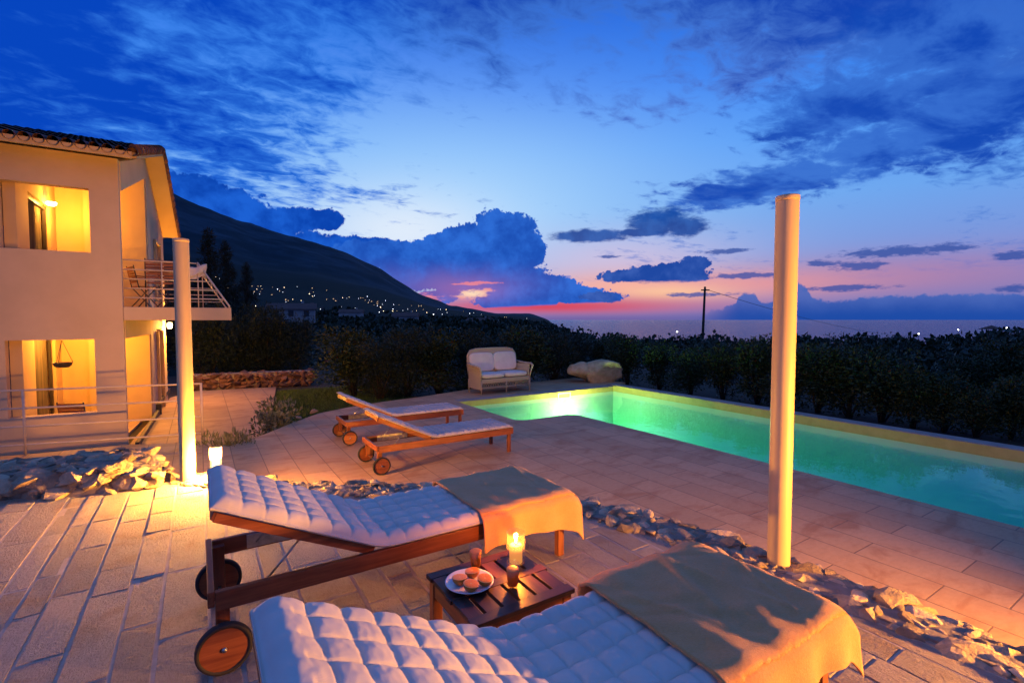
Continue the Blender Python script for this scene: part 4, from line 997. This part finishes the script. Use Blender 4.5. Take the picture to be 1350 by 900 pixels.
MB().tube([(0,0,0),(.02,.0,.08)], [.01,.004], 6).build('stem', BARK, r_)
# conifers behind the villa
def conifer(seed, h, w, n):
    rs = random.Random(seed); r_ = empty('conifer', (0,0,0)); cs = []; rd = []; mb = MB(); mb.tube([(0,0,0),(0,0,h*.5),(0,0,h)], [.12,.08,.015], 8); mb.build('trunk', BARK, r_)
    for k in range(60):
        z = h*(.12+.86*(k/60)); q = w*(1-(z/h)**1.3)*rs.uniform(.5,1.0); t = rs.uniform(0,6.28); cs.append((q*.6*math.cos(t), q*.6*math.sin(t), z-.1*q)); rd.append((.12+.35*q,.12+.35*q,.13))
    V, F, tn = leaves(cs, rd, n, .22, .16, .1, seed); leaf_obj('crown', V, F, tn, LEAF_C, r_); return r_
cp = conifer(41, 7.4, 1.9, 9000)
for k, (s_, Y, sc, lb_) in enumerate([(-.612,26,1.0,'tallest dark conifer behind the villa balcony'), (-.578,27,.93,'dark conifer just right of the tallest one behind the balcony'), (-.665,25,.9,'dark conifer mostly hidden behind the balcony and left post'), (-.535,29,.80,'shortest dark conifer, nearest the hillside lights')]):
    o = cp if k == 0 else copy_tree(cp); o.location = (s_*Y, Y, -1.0); o.scale = (sc,sc,sc); o.rotation_euler.z = k*1.3; tag(o, lb_, 'tree', 'conifers behind the villa')
# lawn patch, low garden wall at the path end
g = np.random.default_rng(5); mbv = []; mbf = []; tn = []
for k in range(30000):
    u_ = g.uniform(1.2, 5.2); v_ = g.uniform(10.4, 17)
    if v_ < 10.9 + (u_-1.9)*.55 or u_ < 1.1 + (v_-10.6)*.14 or (v_ < 11.05 and u_ < 2.1): continue
    h = g.uniform(.04,.10); t = g.uniform(0,6.28); p = W(u_, v_, -.70); b0 = len(mbv); dx, dy = .008*math.cos(t), .008*math.sin(t); lx, ly = g.normal()*.02, g.normal()*.02
    mbv += [(p[0]-dx,p[1]-dy,p[2]),(p[0]+dx,p[1]+dy,p[2]),(p[0]+lx,p[1]+ly,p[2]+h)]; mbf.append((b0,b0+1,b0+2)); tn.append(g.random())
o = leaf_obj('lawn_grass', mbv, mbf, tn, leaf_mat('grass_blade', (.06,.12,.015), (.11,.19,.03)), None); tag(o, 'short green lawn grass beside the garden path', 'grass', kind='stuff')
rubble('garden_wall', [(-.4,18.6),(.8,18.5),(2.2,18.3),(3.4,18.0)], .45, 4, -.18, 'low reddish stone wall across the end of the garden path', sub=1, big=1.4, step=.2, mat=simple('reddish_rubble', (.20,.10,.06), (.12,.065,.045), .9, (4,4,4), 6, 1.0, .02, tones=.4))

# ------------------------------------------------------------------ land, sea, far things
def interp(x, xs, ys): return float(np.interp(x, xs, ys))
PX = [-1200,-400,0,130,228,260,300,340,412,460,500,528,560,592,640,664,700,722,740,900,1100,1350,1800,2600]
RIDGE = [330,190,208,225,253,268,284,299,317,333,354,372,390,402,411,413,413,421,440,452,452,452,452,452]
def yz(y, Yd): return 1.6 + (420-y)/650*Yd
def land(az, r):
    c_ = math.cos(az); px = 675 + 650*math.tan(max(-1.25, min(1.25, az))); Yd = r*max(.3, math.cos(max(-1.25, min(1.25, az))))
    left = max(0, min(1, (760-px)/500))
    ridge = yz(interp(px, PX, RIDGE), 5200*max(.3, math.cos(max(-1.25, min(1.25, az)))))
    y1500 = interp(px, [0,280,400,500,570,650,720,760,900], [362,372,383,397,407,415,424,446,452]); y500 = interp(px, [0,300,500,650,760,900], [402,408,415,428,446,470])
    f = lambda a, rr: yz(a, rr*max(.3, math.cos(max(-1.25, min(1.25, az)))))
    xs = [0,17,24,45,120,500,1500,3000,5200,6500,9000]
    zr = interp(px, [900,1250,1400], [-7.6,-5.6,-4.5])
    zs = [-2.6,-2.4,-1.1,-2.0-1.0*(1-left), -3.2*left + zr*(1-left), f(y500,500), f(y1500,1500), .45*f(y1500,1500)*2*.5 + .55*ridge*.55, ridge, ridge*.6-20, -90]
    if px > 735: zs = [-2.6,-2.4,-1.1,-3.0, zr, -62, -92, -95, -95, -95, -95]
    if abs(az) > 1.3: zs = [-2.6,-2.4,-1.1,-1.5,-3,-10,-40,-80,-95,-95,-95]
    return interp(r, xs, zs)
mb = MB(); azs = np.concatenate([np.linspace(-math.pi, -1.0, 24)[:-1], np.linspace(-1.0, 1.0, 260), np.linspace(1.0, math.pi, 24)[1:]]); rs_ = np.concatenate([[2], np.geomspace(15, 9000, 92)])
vs = []
for r in rs_:
    for a in azs:
        z = land(a, r); X, Y = r*math.sin(a), r*math.cos(a)
        if r > 60: z += r*.004*mnoise.fractal(Vector((X/(r*.10), Y/(r*.10), 0)), 1.0, 2.0, 5) * (1 if r < 4000 else .5)
        if r > 2200: z += 26*mnoise.fractal(Vector((X/420, Y/420, 3)), 1.0, 2.0, 6)*max(0, min(1, (720-(675+650*math.tan(max(-1.2, min(1.2, a)))))/150))*min(1, (r-2200)/900)
        vs.append((X, Y, z))
N = len(azs); mb.add(vs, [(i*N+j, (i+1)*N+j, (i+1)*N+j+1, i*N+j+1) for i in range(len(rs_)-1) for j in range(N-1)], .5, 0, True)
m_, T, b_ = material('scrub_and_hazed_limestone'); c_ = coords(T); n1_ = T.noise(coords(T, (.012,)*3), 1, 8, .65); n2_ = T.noise(coords(T, (.0022,.0022,.004)), 1, 9, .68)
near_c = T.mix(n1_, (.010,.018,.012), (.022,.028,.018)); far_haze_c = T.mix(T.ramp(n2_, .4, .65), (.013,.032,.040), (.038,.070,.090))  # far rock tinted blue in its colour, standing in for distance haze
T.put(b_.inputs['Base Color'], T.mix(T.ramp(T.vm('LENGTH', c_), 1800, 3600), near_c, far_haze_c)); b_.inputs['Roughness'].default_value = .95; b_.inputs['Specular IOR Level'].default_value = .1
bump(T, b_, n1_, .6, 2.0); LAND = m_
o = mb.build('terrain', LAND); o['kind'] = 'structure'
def sea_mat():
    m, T, b = material('sea_water'); T.put(b.inputs['Base Color'], (.03,.08,.20)); b.inputs['Roughness'].default_value = .20; b.inputs['IOR'].default_value = 1.33
    n = T.noise(coords(T, (.05,.09,.08)), 1, 4, .6); bump(T, b, n, 1.0, 14.0); return m
mb = MB(); mb.add([(-30000,-2000,-75),(30000,-2000,-75),(30000,31000,-75),(-30000,31000,-75)], [(0,1,2,3)], .5)
o = mb.build('sea', sea_mat()); o['kind'] = 'structure'
# dark woods down the slope: one mass
cs = []; rd = []; ncs = []; nrd = []
g = np.random.default_rng(9)
for k in range(1200):
    s_ = g.uniform(-.95, 1.35); r = math.exp(g.uniform(math.log(30), math.log(330)))
    near = k >= 900
    if near: s_ = g.uniform(.35, 1.5); r = math.exp(g.uniform(math.log(19), math.log(70)))
    az_ = math.atan(s_); z = land(az_, r); px = 675+650*s_
    hh = g.uniform(2.2, 5.2)*(1.0 if r > 60 else .5 if r > 28 else .26)
    if px > 735: hh *= .9 + .25*(1350 < px) 
    if 735 < px and r > 170: continue
    X, Y = r*math.sin(az_), r*math.cos(az_)
    if px <= 735: hh = min(hh, (1.6 - Y*(6 if r < 125 else -1)/650 - z)/1.25)
    if px > 735: hh = min(hh, (1.6 - Y*(19 if px < 1270 else 11)/650 - z)/1.3)
    if hh < .5: continue
    for q in range(4):
        (ncs if near else cs).append((X+g.normal()*hh*.3, Y+g.normal()*hh*.3, z+hh*g.uniform(.35,.85))); rr = hh*g.uniform(.30,.48); (nrd if near else rd).append((rr*1.25, rr*1.25, rr))
for k in range(620):
    s_ = g.uniform(-.80, .13); r = math.exp(g.uniform(math.log(90), math.log(620))); az_ = math.atan(s_); z = land(az_, r); hh = min(g.uniform(4, 8), max(1.5, (1.6 - r*.85*(6 if r < 125 else -2)/650 - z)/1.25))
    X, Y = r*math.sin(az_), r*math.cos(az_)
    for q in range(4): rr = hh*g.uniform(.30,.50); cs.append((X+g.normal()*hh*.4, Y+g.normal()*hh*.4, z+hh*g.uniform(.2,.7))); rd.append((rr*1.3, rr*1.3, rr))
V, F, tn = leaves(cs, rd, 240000, .62, .75, .2, 77)
# nearer leaves are smaller than far ones
V = np.array(V).reshape(-1, 4, 3); d_ = np.linalg.norm(V[:, 0, :2], axis=1); k_ = np.clip(d_/80, .25, 4)[:, None, None]; V = V[:, :1] + (V - V[:, :1])*k_
V2, F2, t2 = leaves(ncs, nrd, 90000, .24, .6, .2, 78); n0 = len(V)*4
o = leaf_obj('woodland', V.reshape(-1, 3).tolist() + V2, F + [tuple(i+n0 for i in f) for f in F2], tn + t2, LEAF_C, None); tag(o, 'dark mass of trees and scrub covering the slope below the garden', 'woods', kind='stuff')

# hillside village
HW = simple('house_render', (.40,.36,.32), (.33,.30,.27), .9, (.5,.5,.5)); HR = simple('house_roof', (.16,.08,.05), (.12,.06,.04), .9, (.5,.5,.5))
LITS = [emis('lit_window', (1,.72,.40), 14), emis('street_glow', (.85,.9,1), 12), emis('dim_window', (1,.66,.34), 5), emis('dim_cool_window', (.8,.88,1), 4)]
def tiny_house(lit):
    mb = MB(); mb.box(-4,4,-3,3,-1.5,4,.5,0); mb.prism([(-4.4,-3.5,4.003),(-4.4,3.5,4.003),(-4.4,0,5.8)], (8.8,0,0), .5, 1)
    mb.box(-2.6,-1.5,-3.06,-3.004,1.0,2.2,.5,2)
    return mb.build('hillside_house', [HWD, HR, lit])
HWD = simple('dusk_render', (.09,.085,.075), (.07,.065,.06), .9, (.5,.5,.5))
th = [tiny_house(l) for l in LITS]; g = np.random.default_rng(21); cnt = [0,0,0,0]
for k in range(170):
    t = g.random(); px = 245 + 400*g.beta(1.1, 1.5) if k < 150 else g.uniform(600, 725)
    r = math.exp(g.uniform(math.log(520), math.log(1650))); s_ = (px-675)/650; az_ = math.atan(s_); i = int(g.choice(4, p=(.26,.14,.42,.18)))
    o = th[i] if cnt[i] == 0 else th[i].copy()
    if cnt[i]: COL.objects.link(o)
    cnt[i] += 1
    o.location = (r*math.sin(az_), r*math.cos(az_), land(az_, r)+1.5); o.rotation_euler.z = -az_ + g.uniform(-.5,.5); sc = g.uniform(.32,.72)*(r/1100)**.6; o.scale = (sc,sc,sc)
    tag(o, ['tiny house with warm lit windows on the slope under the mountain', 'tiny house with white lit windows on the slope under the mountain', 'tiny house with dim warm windows on the slope under the mountain', 'tiny house with dim bluish windows on the slope under the mountain'][i], 'house', 'lit houses on the hillside')
def villa_far(name, s_, Y, w, d, h, rz, label, pale=True, z=None):
    az_ = math.atan(s_); r_ = empty(name, (s_*Y, Y, land(az_, math.hypot(Y, s_*Y)) if z is None else z), rz, label, 'house')
    MB().box(-w/2,w/2,-d/2,d/2,-1.5,h,.5).build('wall', HW, r_)
    rf_ = MB().prism([(-w/2-.5,-d/2-.6,h+.004),(-w/2-.5,d/2+.6,h+.004),(-w/2-.5,0,h+1.5)], (w+1,0,0), .5).build('roof', HR, r_)
    MB().box(w*.2,w*.2+.6,.3,.9,h+.6,h+2.1).build('chimney', HW, rf_)
    for fl in range(int(h//2.7)):
        for k in range(3):
            x = -w*.33 + k*w*.33; z0 = .9 + fl*2.8
            wn = MB().box(x-.55,x+.55,-d/2-.05,-d/2-.003,z0,z0+1.4).build('window', DARKF, r_)
    MB().box(-w/2,-w*.05,-d/2-1.2,-d/2-.003,2.55,2.72).box(-w/2,-w*.05,-d/2-1.2,-d/2-1.15,2.721,3.5).build('balcony', HW, r_)
villa_far('country_house', -.445, 118, 10, 8, 5.4, R(20), 'pale two-storey country house with red roof below the mountain', z=-1.6)
villa_far('country_house', -.215, 190, 9, 8, 4.0, R(5), 'pale low house half hidden by trees right of the two-storey one', z=-1.5)
villa_far('country_house', -.065, 210, 10, 8, 4.0, R(-15), 'pale low house near the end of the mountain slope', z=-3.5)
villa_far('country_house', -.325, 230, 10, 8, 4.5, R(10), 'pale house among dark trees between two other country houses', z=0)
villa_far('garden_house', .455, 46, 4.0, 4, 4.0, R(-20), 'bluish house corner half hidden behind the pool hedge', z=-6.9)
# utility pole with its line
r_ = empty('utility_pole', W(0,0,0)[:2] + (0,), 0, 'dark wooden utility pole standing against the sea', 'utility pole')
r_.location = (.387*62, 62, -5)
MB().tube([(0,0,0),(.02,0,5),(.18,0,10.6)], [.19,.17,.13], 10).build('pole', BARK, r_)
MB().box(-.3,.75,-.06,.06,10.1,10.25).build('cross_arm', BARK, r_)
pts = [Vector((.387*62+.2, 62, 5.3)).lerp(Vector((150, 175, -4)), t) - Vector((0,0,6*t*(1-t)*1.6)) for t in np.linspace(0, 1, 24)]
tag(MB().tube(pts, .03, 5).build('power_line', BLK), 'thin power line sagging from the utility pole to the right', 'cable')
# gazebo on the right skyline
r_ = empty('gazebo', (.972*112, 112, -3.4), .5, 'small dark gazebo with pyramid roof on the skyline at the right', 'gazebo')
for x in (-1.2, 1.2):
    for y in (-1.2, 1.2): MB().box(x-.1,x+.1,y-.1,y+.1,-1,2.6).build('post', BARK, r_)
mb = MB(); mb.add([(-1.9,-1.9,2.6),(1.9,-1.9,2.6),(1.9,1.9,2.6),(-1.9,1.9,2.6),(0,0,3.5)], [(3,2,1,0),(0,1,4),(1,2,4),(2,3,4),(3,0,4)], .5); mb.build('roof', HR, r_)
MB().box(-1.3,1.3,-1.3,1.3,-1.0,.3).build('plinth', HW, r_)
for k, (s_, Y, z) in enumerate([(.905,120,-1.2),(1.003,125,-.8),(.825,118,-2.1),(.335,110,-1.4)]):
    r_ = empty('street_lamp', (s_*Y, Y, z-4), 0, ['white lamp point on the dark slope left of the gazebo', 'white lamp point on the dark slope beside the gazebo', 'white lamp point on the dark slope, farthest left of the gazebo', 'white lamp point by the foot of the utility pole'][k], 'lamp', 'lamps on the dark slope')
    MB().tube([(0,0,0),(0,0,4)], .05, 6).build('pole', BLK, r_); mb = MB(); mb.add([Vector(p)*.14+Vector((0,0,4.1)) for p in ICO[1][0]], ICO[1][1], .5); mb.build('bulb', emis('white_bulb', (1,.95,.85), 14), r_)

# ------------------------------------------------------------------ render settings
S.view_settings.view_transform = 'Standard'; S.view_settings.look = 'None'; S.view_settings.exposure = 0; S.view_settings.gamma = 1
c = S.cycles; c.use_denoising = True; c.max_bounces = 8; c.diffuse_bounces = 3; c.glossy_bounces = 3; c.transmission_bounces = 4; c.transparent_max_bounces = 16; c.volume_bounces = 0
c.sample_clamp_indirect = 4; c.caustics_reflective = False; c.caustics_refractive = False; c.use_light_tree = True
